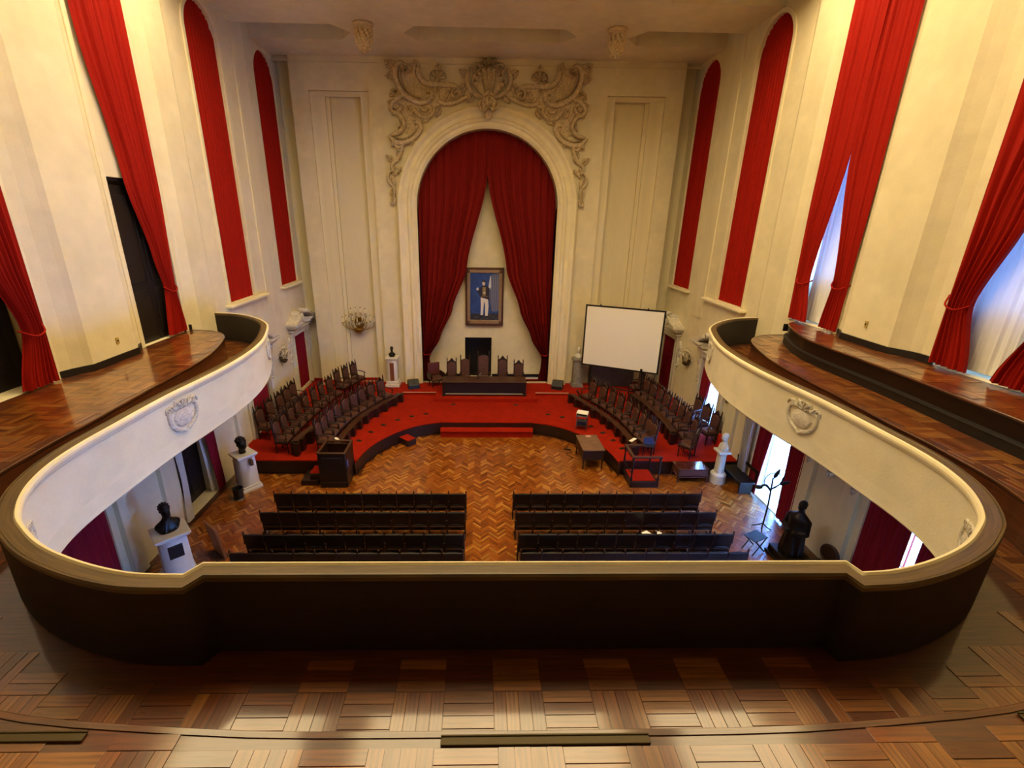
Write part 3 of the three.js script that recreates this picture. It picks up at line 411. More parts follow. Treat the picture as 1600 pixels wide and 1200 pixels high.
{
  const orn = thing('arch_ornament', 'large rococo plaster scrollwork with a shell cartouche crowning the great arch', 'ornament', [0, 0, 0.06]); orn.scale.z = 1.5;
  const H = [];   // one half, x > 0
  H.push(rib([[3.25, 13.9], [3.5, 14.03], [3.69, 13.84], [3.68, 13.46], [3.51, 13.07], [3.15, 12.77], [2.7, 12.64], [2.36, 12.78], [2.28, 13.0], [2.46, 13.08], [2.54, 12.96]], 0.13, 0.1, 0.16, 44), rib([[3.52, 13.84], [3.52, 13.5], [3.38, 13.2], [3.1, 12.95], [2.72, 12.8]], 0.05, 0.04, 0.19, 30));
  H.push(rib([[3.3, 13.9], [3.16, 13.82], [3.3, 13.66], [3.4, 13.8], [3.28, 13.8]], 0.06, 0.03, 0.18, 20), rib([[2.81, 13.99], [2.78, 13.66], [2.61, 13.39], [2.3, 13.3], [1.85, 13.29], [1.4, 13.27], [1.05, 13.1]], 0.14, 0.09, 0.13, 36), rib([[2.9, 13.95], [2.98, 13.7], [2.85, 13.42], [2.62, 13.2], [2.4, 13.15]], 0.07, 0.05, 0.1, 24));
  H.push(rib(spiral(1.3, 12.97, 0.24, 2.2, 1.4, -1), 0.07, 0.04, 0.16, 34), rib([[2.05, 12.98], [1.96, 12.7], [1.65, 12.63], [1.3, 12.7], [0.95, 12.86], [0.75, 12.98]], 0.1, 0.07, 0.14, 30), leaf(1.75, 12.72, 0.5, 0.26, 2.1, 3), leaf(1.0, 12.95, 0.4, 0.24, 0.9, 3), leaf(2.1, 13.05, 0.45, 0.22, 1.9, 3));
  H.push(rib([[3.1, 12.54], [2.85, 12.23], [2.5, 12.12], [2.2, 12.4], [2.3, 12.55]], 0.12, 0.06, 0.15, 26), rib([[2.8, 12.5], [2.6, 12.36], [2.42, 12.45]], 0.09, 0.05, 0.14, 12), leaf(2.42, 12.2, 0.42, 0.24, 5.6, 3), leaf(1.95, 12.5, 0.4, 0.2, 5.2, 3));
  H.push(rib([[3.35, 12.85], [3.62, 12.83], [3.96, 12.44], [3.8, 12.28], [3.5, 12.5], [3.6, 12.62]], 0.1, 0.06, 0.15, 26), leaf(3.5, 12.55, 0.6, 0.34, 0.2, 4), leaf(3.55, 12.75, 0.42, 0.28, 0.95, 3), leaf(3.3, 12.5, 0.5, 0.3, 3.9, 3));
  H.push(rib([[3.95, 12.2], [3.8, 12.28], [3.56, 12.16], [3.44, 11.84], [3.67, 11.57], [4.05, 11.46]], 0.085, 0.1, 0.15, 30), rib([[3.62, 12.0], [3.56, 11.84], [3.7, 11.7]], 0.05, 0.04, 0.18, 12), rib([[4.1, 11.46], [3.85, 11.21], [3.36, 11.22], [2.95, 11.46], [2.77, 11.82], [2.95, 11.95], [3.05, 11.84]], 0.13, 0.08, 0.16, 36), rib([[3.85, 11.36], [3.42, 11.34], [3.1, 11.52], [2.95, 11.72]], 0.05, 0.04, 0.2, 20), leaf(3.2, 11.3, 0.42, 0.24, 4.0, 3));
  H.push(rib([[4.02, 11.03], [3.9, 11.18], [3.72, 11.0], [3.45, 11.12]], 0.1, 0.06, 0.14, 20), rib([[3.5, 11.18], [3.6, 10.9], [3.78, 10.56], [4.02, 10.36], [3.98, 10.1], [3.86, 10.18]], 0.09, 0.05, 0.13, 30), leaf(3.75, 10.95, 0.42, 0.24, 4.5, 3), leaf(3.95, 10.5, 0.36, 0.2, 0.6, 3), leaf(3.85, 10.3, 0.4, 0.22, 5.0, 3));
  for (let k = 0; k < 6; k++) H.push(leaf(3.58, 10.1, 0.2, 0.13, k * PI / 3, 1, 0.07)); H.push(sph(0.06, 3.58, 10.1, 0.08));
  H.push(rib([[3.98, 10.2], [4.2, 9.95], [4.2, 9.7], [4.02, 9.49], [4.02, 9.11], [4.12, 8.85]], 0.06, 0.05, 0.1, 26), leaf(4.1, 9.9, 0.42, 0.22, 4.4, 3), leaf(4.02, 9.45, 0.36, 0.2, 4.9, 3), leaf(4.05, 9.1, 0.3, 0.2, 4.6, 2), sph(0.07, 4.12, 8.83, 0.05));
  H.push(shell(2.03, 13.5, 0.32, 0.2, PI - 0.2, 5), rib(spiral(2.25, 13.45, 0.12, 0, 1, 1), 0.035, 0.02, 0.1, 16), leaf(2.03, 13.84, 0.2, 0.2, PI / 2, 1));
  H.push(leaf(3.66, 13.8, 0.55, 0.36, 0.55, 4), leaf(3.62, 13.55, 0.5, 0.3, 0.05, 3), leaf(2.82, 13.8, 0.35, 0.28, 1.2, 3), leaf(3.7, 13.1, 0.35, 0.24, 5.6, 3));
  // rough ground plates that tie the curls together
  H.push(T(ext(shp([[3.6, 13.95], [3.66, 13.4], [3.4, 12.95], [3.7, 12.5], [3.5, 12.25], [3.45, 11.6], [3.1, 11.4], [2.9, 11.7], [2.4, 12.2], [2.2, 12.5], [1.6, 12.72], [1.0, 12.85], [0.7, 13.1], [1.3, 13.2], [2.4, 13.2], [2.75, 13.4], [2.95, 13.95]]), 0.03, 0.01), 0, 0, -0.03));
  const half = M(H);
  obj('scroll_half', half.clone(), stucco, orn); obj('scroll_half', flip(half), stucco, orn);
  const c = obj('shell_cartouche', [shell(0, 13.3, 0.62, 0.05, PI - 0.05, 9, 0.14), T(lathe([[0.01, 0.2], [0.3, 0.17], [0.42, 0.1], [0.5, 0.06], [0.54, 0]], 24).rotateX(PI / 2).scale(1, 0.95, 1), 0, 13.38, 0.02), rib(spiral(0.48, 13.85, 0.24, 3.4, 1.2, -1), 0.06, 0.04, 0.18, 24), rib(spiral(-0.48, 13.85, 0.24, -0.25, 1.2, 1), 0.06, 0.04, 0.18, 24), rib([[0.75, 13.9], [0.88, 13.5], [0.7, 13.1], [0.35, 12.9], [0, 12.84]], 0.1, 0.08, 0.16, 24), rib([[-0.75, 13.9], [-0.88, 13.5], [-0.7, 13.1], [-0.35, 12.9], [0, 12.84]], 0.1, 0.08, 0.16, 24)], stucco, orn);
  obj('crown', [0.5, 1.05, PI / 2, 2.1, 2.65].map((a) => leaf(0.1 * cos(a), 13.85, 0.42, 0.24, a, 3, 0.12)), stucco, c);
  obj('flute', [-0.24, -0.08, 0.08, 0.24].map((x) => rib([[x * 0.6, 12.98], [x, 13.35], [x * 1.3, 13.72]], 0.06, 0.09, 0.24, 10)), stucco, c);
  for (const q of [-1, 1]) obj('cartouche_leaf', [leaf(q * 0.85, 13.6, 0.4, 0.26, q > 0 ? 0.6 : PI - 0.6, 3), leaf(q * 0.85, 13.3, 0.42, 0.24, q > 0 ? -0.4 : PI + 0.4, 3), leaf(q * 0.62, 13.0, 0.4, 0.24, q > 0 ? -0.9 : PI + 0.9, 3)], stucco, orn);
  obj('keystone_mask', [leaf(0, 13.0, 0.95, 0.5, -PI / 2, 4, 0.2).translate(0, 0, 0.2), sph(0.15, 0, 12.62, 0.34, 1, 1.2, 0.8), rib([[-0.3, 12.75], [-0.36, 12.5], [-0.2, 12.35], [0, 12.25]], 0.06, 0.05, 0.1, 16).translate(0, 0, 0.24), rib([[0.3, 12.75], [0.36, 12.5], [0.2, 12.35], [0, 12.25]], 0.06, 0.05, 0.1, 16).translate(0, 0, 0.24)], stucco, orn);
}
// hanging pine-cone bosses under the ceiling beams
for (const s of [-1, 1]) {
  const t = thing('ceiling_boss', `white plaster pine-cone boss hanging from the ${side(s)} ceiling beam`, 'ornament', [s * 4.2, 14.25, 3.3], 0, 'ceiling bosses'); t.scale.set(0.78, 0.68, 0.78);
  obj('collar', lathe([[0.01, 0], [0.42, 0], [0.42, -0.07], [0.34, -0.12], [0.34, -0.2], [0.4, -0.26], [0.36, -0.33], [0.01, -0.34]].reverse(), 20), stucco, t);
  const scales = []; for (let j = 0; j < 7; j++) { const y = -0.36 - j * 0.115, r = 0.33 * Math.sqrt(Math.max(0.05, 1 - Math.pow(j / 7.2, 2.2))), n = Math.max(4, 11 - j); for (let i = 0; i < n; i++) { const a = 2 * PI * (i + (j % 2) / 2) / n; scales.push(sph(0.085, cos(a) * r, y, sin(a) * r, 1, 1.25, 1, 7)); } }
  obj('cone', [T(new THREE.SphereGeometry(0.32, 14, 10).scale(1, 1.5, 1), 0, -0.7, 0), scales, sph(0.07, 0, -1.18, 0)], stucco, t);
}
// relief cartouches on the gallery front
function cartoucheGeo() {
  const half = M(rib([[0.0, 0.2], [0.22, 0.26], [0.4, 0.2], [0.42, 0.0], [0.3, -0.2], [0.1, -0.3], [0, -0.36]], 0.055, 0.05, 0.06, 30), rib(spiral(0.4, 0.26, 0.1, -0.6, 1.1, 1, 0.02), 0.035, 0.02, 0.06, 16), leaf(0.12, 0.22, 0.2, 0.12, 1.2, 2, 0.05), leaf(0.26, 0.22, 0.18, 0.1, 0.9, 2, 0.05), rib([[0.05, -0.08], [0.2, -0.05], [0.3, 0.03]], 0.025, 0.02, 0.05, 10), rib([[0.03, -0.18], [0.14, -0.17], [0.24, -0.1]], 0.02, 0.015, 0.05, 10));
  return M(half.clone(), flip(half), T(lathe([[0.01, 0.06], [0.2, 0.05], [0.26, 0]], 20).rotateX(PI / 2).scale(1.15, 0.9, 1), 0, 0, 0), shell(0, 0.2, 0.2, 0.4, PI - 0.4, 5, 0.06));
}
{
  const g = cartoucheGeo();
  const where = [[-1, 14.0, 'large plaster cartouche on the middle of the left gallery front', 0.78], [1, 14.05, 'large plaster cartouche on the middle of the right gallery front', 0.78], [-1, 9.6, 'plaster cartouche at the far rounded tip of the left gallery front', 0.7], [1, 9.7, 'plaster cartouche at the far rounded tip of the right gallery front', 0.7], [-1, 17.42, 'small plaster relief in the near left bend of the gallery front', 0.4], [1, 17.5, 'small plaster relief in the near right bend of the gallery front', 0.55]];
  for (const [s, z, l, k] of where) {
    let i = 0; while (i + 1 < rightCurve.length && (rightCurve[i][1] < z || rightCurve[i][1] > 19)) i++;
    const a = rightCurve[i - 1], b = rightCurve[i + 1], tx = b[0] - a[0], tz = b[1] - a[1], L = Math.hypot(tx, tz), n = [-tz / L, tx / L], p = rightCurve[i];
    const m = obj('wall_cartouche', g.clone().scale(k, k, k), gesso); m.position.set(s * (p[0] + n[0] * -0.06), 4.92, p[1] + n[1] * -0.06); m.position.x -= 0; m.rotation.y = Math.atan2(s * n[0], n[1]); m.position.x += s * n[0] * 0.0; tag(m, l, 'relief', 'gallery cartouches');
    m.position.x = s * (p[0] + n[0] * 0.002); m.position.z = p[1] + n[1] * 0.002;
  }
}
// plaster door surrounds with broken pediments
function surround(s, zc, y0, label) {
  const t = thing('door_surround', label, 'door surround', [s * W, 0, zc], s < 0 ? PI / 2 : -PI / 2);   // local: x along the wall, z out of it
  const y1 = 3.3, hw = 0.86;
  for (const q of [-1, 1]) obj('jamb', [rbx(0.2, y1 - y0, 0.1, 0.02, q * (hw + 0.08), (y0 + y1) / 2, 0.05), bx(0.06, y1 - y0, 0.14, q * (hw + 0.0), (y0 + y1) / 2, 0.07)], gesso, t);
  obj('lintel', [rbx(2.1, 0.22, 0.16, 0.02, 0, y1 + 0.06, 0.08), rbx(2.3, 0.08, 0.26, 0.02, 0, y1 + 0.22, 0.13), bx(2.0, 0.22, 0.12, 0, y1 + 0.36, 0.06)], gesso, t);
  for (const q of [-1, 1]) {
    const p = obj('pediment_half', [rbx(0.75, 0.1, 0.5, 0.02, q * 0.95, y1 + 0.52, 0.25), rbx(0.68, 0.1, 0.42, 0.02, q * 0.93, y1 + 0.43, 0.21), rbx(0.62, 0.06, 0.34, 0.02, q * 0.9, y1 + 0.35, 0.17)], gesso, t);
    obj('raking_scroll', [ext(shp([[q * 1.28, y1 + 0.58], [q * 0.85, y1 + 0.7], [q * 0.42, y1 + 0.92], [q * 0.4, y1 + 0.82], [q * 0.8, y1 + 0.6]]), 0.46, 0.02), rib(spiral(q * 0.42, y1 + 0.86, 0.13, q > 0 ? 0 : PI, 1.2, q, 0.03), 0.05, 0.03, 0.5, 18)], gesso, p);
    obj('side_drop', [rib([[q * (hw + 0.3), y1 - 0.05], [q * (hw + 0.42), y1 - 0.35], [q * (hw + 0.3), y1 - 0.7], [q * (hw + 0.34), y1 - 1.1]], 0.1, 0.04, 0.12, 20), leaf(q * (hw + 0.32), y1 - 0.3, 0.5, 0.26, -PI / 2, 3), sph(0.06, q * (hw + 0.33), y1 - 1.12, 0.04)], gesso, t);
  }
  obj('crest', [shell(0, y1 + 0.6, 0.34, 0.1, PI - 0.1, 7, 0.16), sph(0.16, 0, y1 + 0.58, 0.2, 1, 1.2, 1), leaf(-0.2, y1 + 0.55, 0.4, 0.22, PI - 0.3, 3, 0.14), leaf(0.2, y1 + 0.55, 0.4, 0.22, 0.3, 3, 0.14)], gesso, t);
}
surround(-1, 0.62, 0.64, 'white plaster door surround with a broken pediment and shell, left wall beside the stage');
surround(1, 0.62, 0.64, 'white plaster door surround with a broken pediment, right wall behind the projection screen');
surround(-1, 5.06, 0.5, 'white plaster door surround partly hidden behind the tip of the left gallery');
surround(1, 5.06, 0.5, 'white plaster window surround partly hidden behind the tip of the right gallery');
for (const [z, l] of [[6.35, 'first'], [7.1, 'second'], [7.95, 'third'], [10.85, 'fourth'], [11.6, 'fifth'], [12.4, 'last']]) {
  const t = thing('wall_bracket', `small plaster wall bracket under the right gallery, the ${l} counted from the stage`, 'bracket', [W, 2.5, z], -PI / 2, 'plaster brackets under the right gallery');
  obj('plate', rbx(0.22, 0.34, 0.06, 0.02, 0, 0, 0.03), gesso, t); obj('scroll', [rib([[0, 0.14], [0.1, 0.02], [0, -0.12], [-0.06, -0.2]], 0.07, 0.03, 0.14, 14).translate(0, 0, 0.05), leaf(0, 0.05, 0.32, 0.2, -PI / 2, 3, 0.1).translate(0, 0, 0.06)], gesso, t);
}
// ---------------------------------------------------------------- candelabra
function sconce(name, label, pos, turn, k, metal, glassy) {
  const t = thing(name, label, 'wall lamp', pos, turn); t.scale.setScalar(k);
  obj('back_plate', [rib([[0, 0.25], [0.14, 0], [0, -0.3]], 0.12, 0.08, 0.05, 14), rib([[0, 0.25], [-0.14, 0], [0, -0.3]], 0.12, 0.08, 0.05, 14)], metal, t);
  obj('bowl', T(lathe([[0.01, -0.46], [0.1, -0.44], [0.2, -0.36], [0.26, -0.24], [0.2, -0.22]], 16), 0, 0, 0.22), metal, t);
  const arms = [[-0.72, 0.02], [-0.56, 0.1], [-0.4, 0.06], [-0.22, 0.14], [0, 0.08], [0.22, 0.14], [0.4, 0.06], [0.56, 0.1], [0.72, 0.02], [-0.32, 0.42], [-0.1, 0.46], [0.12, 0.46], [0.34, 0.42]];
  arms.forEach(([x, y], i) => {
    const z = i < 9 ? 0.42 - Math.abs(x) * 0.32 : 0.2, a = obj('arm', [tube([[x * 0.1, -0.22, 0.2], [x * 0.5, -0.34 + 0.1 * Math.abs(x), 0.2 + z * 0.3], [x * 0.95, -0.12, z], [x, y, z]], 0.014, 12, 5), T(lathe([[0.012, 0], [0.05, 0.015], [0.055, 0.035], [0.02, 0.04]], 8), x, y, z)], metal, t);
    obj('candle', cyl(0.02, 0.02, 0.22, x, y + 0.14, z, 7), candleWax, a); obj('candle_tip', sph(0.022, x, y + 0.28, z, 1, 1.5, 1, 6), oldBrass, a);
    if (glassy) obj('crystal_drop', [0, 1, 2].map((j) => new THREE.OctahedronGeometry(0.028).scale(1, 1.7, 1).translate(x + (j - 1) * 0.05, y - 0.05 - 0.04 * (j === 1), z)), crystal, a);
  });
  if (glassy) obj('crystal_chain', Array.from({ length: 22 }, (_, i) => { const q = (i / 21) * 2 - 1; return new THREE.OctahedronGeometry(0.03).translate(q * 0.62, -0.42 + 0.36 * q * q, 0.3 - 0.15 * Math.abs(q)); }), crystal, t);
  return t;
}
sconce('wall_candelabra', 'crystal wall candelabra with many candles on the left panel beside the arch', [-6.02, 3.52, -0.34], 0, 1.02, brass, true);
sconce('wall_candelabra', 'dark bronze wall candelabra on the left wall between the two door surrounds', [-W, 2.75, 2.85], PI / 2, 0.62, oldBrass, false);
sconce('wall_candelabra', 'dark bronze wall candelabra on the right wall beside the plaster pediment', [W, 2.75, 2.85], -PI / 2, 0.62, oldBrass, false);

// ================================================================ SEATING
// folding theatre seat, facing -z (towards the stage), seat tipped up
function theatreSeat(label, group) {
  const t = thing('theatre_seat', label, 'seat', [0, 0, 0], 0, group);
  const back = new THREE.BoxGeometry(0.44, 0.46, 0.028, 8, 2, 1), p = back.attributes.position; for (let i = 0; i < p.count; i++) p.setZ(i, p.getZ(i) - 0.035 * (1 - (p.getX(i) / 0.22) ** 2));
  obj('backrest', T(M(back.translate(0, 0, 0.018), rbx(0.45, 0.03, 0.045, 0.012, 0, 0.225, 0.012), rbx(0.45, 0.03, 0.045, 0.012, 0, -0.225, 0.012), rbx(0.012, 0.46, 0.045, 0.005, -0.226, 0, 0.012), rbx(0.012, 0.46, 0.045, 0.005, 0.226, 0, 0.012)).scale(1, 1.26, 1).rotateX(0.12), 0, 0.59, 0.1), seatWood, t);
  obj('seat', T(rbx(0.43, 0.05, 0.42, 0.02).rotateX(-0.16), 0, 0.43, -0.1), seatWood, t); obj('seat_edge', T(rbx(0.4, 0.02, 0.03, 0.008), 0, 0.44, 0.125), deskWood, t);
  obj('side_standard', [rbx(0.035, 0.6, 0.07, 0.012, -0.245, 0.3, 0.03), rbx(0.035, 0.05, 0.34, 0.012, -0.245, 0.03, -0.03)], blackPlastic, t);
  obj('armrest', [rbx(0.05, 0.03, 0.36, 0.012, -0.245, 0.62, -0.03), rbx(0.035, 0.34, 0.035, 0.01, -0.245, 0.79, 0.12)], deskWood, t);
  return t;
}
{
  const seats = [];
  const rowsZ = [10.12, 11.02, 11.94, 12.62];
  const first = theatreSeat('', 'folding theatre seats');
  let used = false;
  for (const s of [-1, 1]) rowsZ.forEach((z, r) => { for (let i = 0; i < 11; i++) {
    const x = s * (0.68 + 0.246 + i * 0.492), l = `dark folding theatre seat, ${ORD[i]} from the aisle, ${['front', 'second', 'third', 'fourth'][r]} row of the ${side(s)} block`;
    if (!used) { first.position.set(x, 0, z); first.userData.label = l; used = true; } else copy(first, l, [x, 0, z], 0, 'folding theatre seats');
  } });
  for (const s of [-1, 1]) rowsZ.forEach((z, r) => { const x = s > 0 ? 0.68 + 11 * 0.492 + 0.245 : -0.68 + 0.245 - 0.246 + 0.246; const t = thing('row_end_standard', `dark end standard closing the ${['front', 'second', 'third', 'fourth'][r]} seat row of the ${side(s)} block on its right`, 'row end', [x - 0.245, 0, z]); obj('upright', [rbx(0.035, 0.6, 0.07, 0.012, 0, 0.3, 0.03), rbx(0.035, 0.05, 0.34, 0.012, 0, 0.03, -0.03)], blackPlastic, t); obj('armrest', [rbx(0.05, 0.03, 0.36, 0.012, 0, 0.62, -0.03), rbx(0.035, 0.34, 0.035, 0.01, 0, 0.79, 0.12)], deskWood, t); });
  tag(obj('paper_sheet', [T(new THREE.BoxGeometry(0.2, 0.004, 0.28).rotateY(0.5), 4.15, 0.475, 11.55), T(new THREE.BoxGeometry(0.16, 0.004, 0.22).rotateY(-0.4).rotateX(0.3), 4.4, 0.5, 11.6)], paper), 'white papers lying on a folding seat in the right block', 'paper');
}
// carved high-backed chair, facing +z; crest pointed between two finials
function highChair(name, label, group, k = 1, crest = 1) {
  const t = thing(name, label, 'chair', [0, 0, 0], 0, group), w = 0.48, h = 0.72 * k;
  obj('seat', [rbx(w, 0.07, 0.46, 0.03, 0, 0.47, 0), rbx(w - 0.06, 0.05, 0.4, 0.025, 0, 0.515, 0.01)], leather, t);
  obj('seat_rail', [rbx(w + 0.02, 0.08, 0.03, 0.01, 0, 0.41, 0.22), rbx(0.03, 0.08, 0.44, 0.01, -w / 2, 0.41, 0), rbx(0.03, 0.08, 0.44, 0.01, w / 2, 0.41, 0)], carvedWood, t);
  const pan = (q) => ext(shp([[-0.18, 0], [0.18, 0], [0.185, h - 0.3], [0.14, h - 0.24], [0, h - 0.2], [-0.14, h - 0.24], [-0.185, h - 0.3]]), q, 0.012);
  obj('back_panel', T(pan(0.03).rotateX(-0.1), 0, 0.56, -0.2), leather, t);
  const fin = (x) => [rbx(0.045, h + 0.06, 0.045, 0.01, x, h / 2, 0), T(lathe([[0.018, 0], [0.032, 0.03], [0.016, 0.06], [0.024, 0.085], [0.002, 0.15]], 8), x, h + 0.03, 0)];
  obj('back_frame', [T(M(fin(-0.215), fin(0.215), crest ? T(ext(shp([[-0.2, h - 0.06], [-0.1, h - 0.0], [-0.06, h + 0.06], [0, h + 0.13], [0.06, h + 0.06], [0.1, h], [0.2, h - 0.06], [0.2, h - 0.14], [-0.2, h - 0.14]]), 0.03, 0.008), 0, 0, -0.015) : T(ext(shp([[-0.2, h - 0.1], [0, h - 0.04], [0.2, h - 0.1], [0.2, h - 0.16], [-0.2, h - 0.16]]), 0.03, 0.008), 0, 0, -0.03), rbx(0.4, 0.05, 0.03, 0.01, 0, 0.14, 0)).rotateX(-0.1), 0, 0.42, -0.2).translate(0, 0, 0)], carvedWood, t);
  for (const q of [-1, 1]) obj('arm', [tube([[q * 0.215, 0.76, -0.22], [q * 0.235, 0.74, 0], [q * 0.235, 0.72, 0.18], [q * 0.235, 0.68, 0.24]], 0.022, 10, 6), T(lathe([[0.016, 0], [0.026, 0.07], [0.015, 0.14], [0.024, 0.22]], 7), q * 0.232, 0.5, 0.19)], carvedWood, t);
  for (const q of [-1, 1]) for (const z of [-0.2, 0.2]) obj('leg', T(lathe([[0.014, 0], [0.026, 0.03], [0.018, 0.1], [0.03, 0.22], [0.02, 0.3], [0.03, 0.4]], 7), q * 0.21, 0, z), carvedWood, t);
  return t;
}
{
  const rows = {
    L1: [[-4.46, 3.0], [-4.78, 3.5], [-5.02, 4.05], [-5.22, 4.6], [-5.4, 5.15], [-5.53, 5.7], [-5.63, 6.25], [-5.68, 6.8], [-5.71, 7.33]],
    L2: [[-6.07, 1.14], [-6.27, 1.7], [-6.48, 2.26], [-6.66, 2.84], [-6.8, 3.48], [-6.89, 4.15], [-6.98, 4.84], [-7.04, 5.47], [-7.08, 6.08], [-7.1, 6.68], [-7.13, 7.26]],
    L3: [[-7.98, 3.5], [-7.98, 4.1], [-8.0, 4.75], [-8.1, 5.45], [-8.14, 6.2]],
    R1: [[4.55, 3.0], [4.84, 3.6], [5.06, 4.15], [5.24, 4.68], [5.4, 5.25], [5.48, 5.86], [5.55, 6.42], [5.6, 6.97], [5.65, 7.3]],
    R2: [[6.86, 2.2], [6.97, 2.72], [7.06, 3.27], [7.15, 3.85], [7.2, 4.45], [7.27, 5.02], [7.3, 5.6], [7.31, 6.18], [7.22, 6.95]],
    R3: [[8.2, 5.0], [8.18, 5.75], [8.15, 6.5]],
  };
  const L1d = [[-3.85, 2.2], [-4.2, 2.97], [-4.62, 3.9], [-4.95, 4.8], [-5.1, 5.65], [-5.2, 6.6], [-5.22, 7.2]], L2d = [[-5.15, 1.4], [-5.5, 2.6], [-5.74, 3.8], [-5.9, 4.7], [-6.18, 5.7], [-6.42, 6.6], [-6.5, 7.25]];
  const R1d = [[3.85, 2.2], [4.22, 3.2], [4.65, 4.25], [4.93, 5.2], [5.1, 6.35], [5.14, 7.2]], R2d = [[6.52, 2.3], [6.62, 2.8], [6.76, 3.75], [6.84, 5.2], [6.8, 6.3]];
  const proto = highChair('carved_chair', '', 'carved chairs of the side rows'); let used = false;
  const rowName = { 1: 'front row', 2: 'second row', 3: 'back row' };
  for (const [k, list] of Object.entries(rows)) list.forEach(([x, z], i) => {
    const q = 1.023; x = -0.335 + (x + 0.335) * q; z = 21.8 - (21.8 - z) * q;
    const s = k[0] === 'L' ? -1 : 1, a = list[Math.max(0, i - 1)], b = list[Math.min(list.length - 1, i + 1)];
    const turn = k[1] === '3' ? s * -1.35 : Math.atan2(-s * Math.abs(b[1] - a[1]), (b[0] - a[0]) * s); x += 0.2 * sin(turn); z += 0.2 * cos(turn);
    const y = z < 2.1 ? 0.64 : 0.5, l = `high-backed leather chair, ${ORD[i]} from the stage wall, ${rowName[k[1]]} on the ${side(s)}`;
    if (!used) { proto.position.set(x, y, z); proto.rotation.y = turn + rr(-0.06, 0.06); proto.userData.label = l; used = true; } else copy(proto, l, [x, y, z], turn + rr(-0.06, 0.06));
  });
  // curved desks in front of the rows
  const desk = (pts0, s, label, up = 0, out = 0) => {
    const pts = pts0.map(([x, z]) => [x + s * out, z]);
    const c = curve(pts, 40), path = s < 0 ? c : c, t = thing('curved_desk', label, 'desk', [0, 0, 0]);
    const o = s < 0 ? 1 : -1, flipP = (p) => (s < 0 ? p : p);
    const P = s < 0 ? c.slice().reverse() : c;   // n towards the middle of the hall on both sides
    obj('desk_top', sweep(P, [[0.12, 0.87 + up], [0.12, 0.9 + up], [0.1, 0.915 + up], [-0.12, 0.9 + up], [-0.14, 0.87 + up], [0.12, 0.865 + up]]), deskWood, t);
    obj('front_panel', sweep(P, [[0.1, 0.87 + up], [0.08, 0.85 + up], [0.06, 0.66], [0.07, 0.62], [0.02, 0.52]]), carvedWood, t);
    obj('inner_panel', sweep(P, [[-0.06, 0.86 + up], [0.03, 0.86 + up], [0.03, 0.52]]), carvedWood, t);
    const n = Math.floor(c.length / 4.2); for (let i = 0; i <= n; i++) { const p = c[Math.min(c.length - 1, Math.round(i * (c.length - 1) / n))], y = p[1] < 2.1 ? 0.64 : 0.5; obj('pier', T(rbx(0.16, 0.87 + up - y, 0.26, 0.02), p[0] - s * 0.08, (0.87 + up + y) / 2, p[1]), darkWood, t); }
    for (const e of [c[0], c[c.length - 1]]) { const y = e[1] < 2.1 ? 0.64 : 0.5; obj('end_panel', rbx(0.28, 0.87 + up - y, 0.05, 0.01, e[0], (0.87 + up + y) / 2, e[1]), carvedWood, t); }
    return t;
  };
  desk(L1d, -1, 'long curved dark wooden desk before the front chair row on the left');
  desk(L2d, -1, 'long curved dark wooden desk before the second chair row on the left', 0.12, 0.12);
  desk(R1d, 1, 'long curved dark wooden desk before the front chair row on the right');
  desk(R2d, 1, 'long curved dark wooden desk before the second chair row on the right', 0.08, 0.05);
  tag(obj('paper_sheet', T(new THREE.BoxGeometry(0.1, 0.006, 0.42).rotateY(0.7), -5.25, 0.925, 6.9), paper), 'thin white paper on the left front desk near the box pulpit', 'paper');
  tag(obj('paper_sheet', T(new THREE.BoxGeometry(0.12, 0.006, 0.36).rotateY(-0.8), 5.15, 0.925, 6.85), paper), 'white paper on the right front desk near the railed box', 'paper');
  // loose lounge chair at the near end of the second right row
  const l = highChair('carved_chair', 'dark carved chair standing askew at the near end of the second row on the right', 'carved chairs of the side rows', 0.8); l.position.set(6.95, 0.5, 7.25); l.rotation.y = -2.4;
}
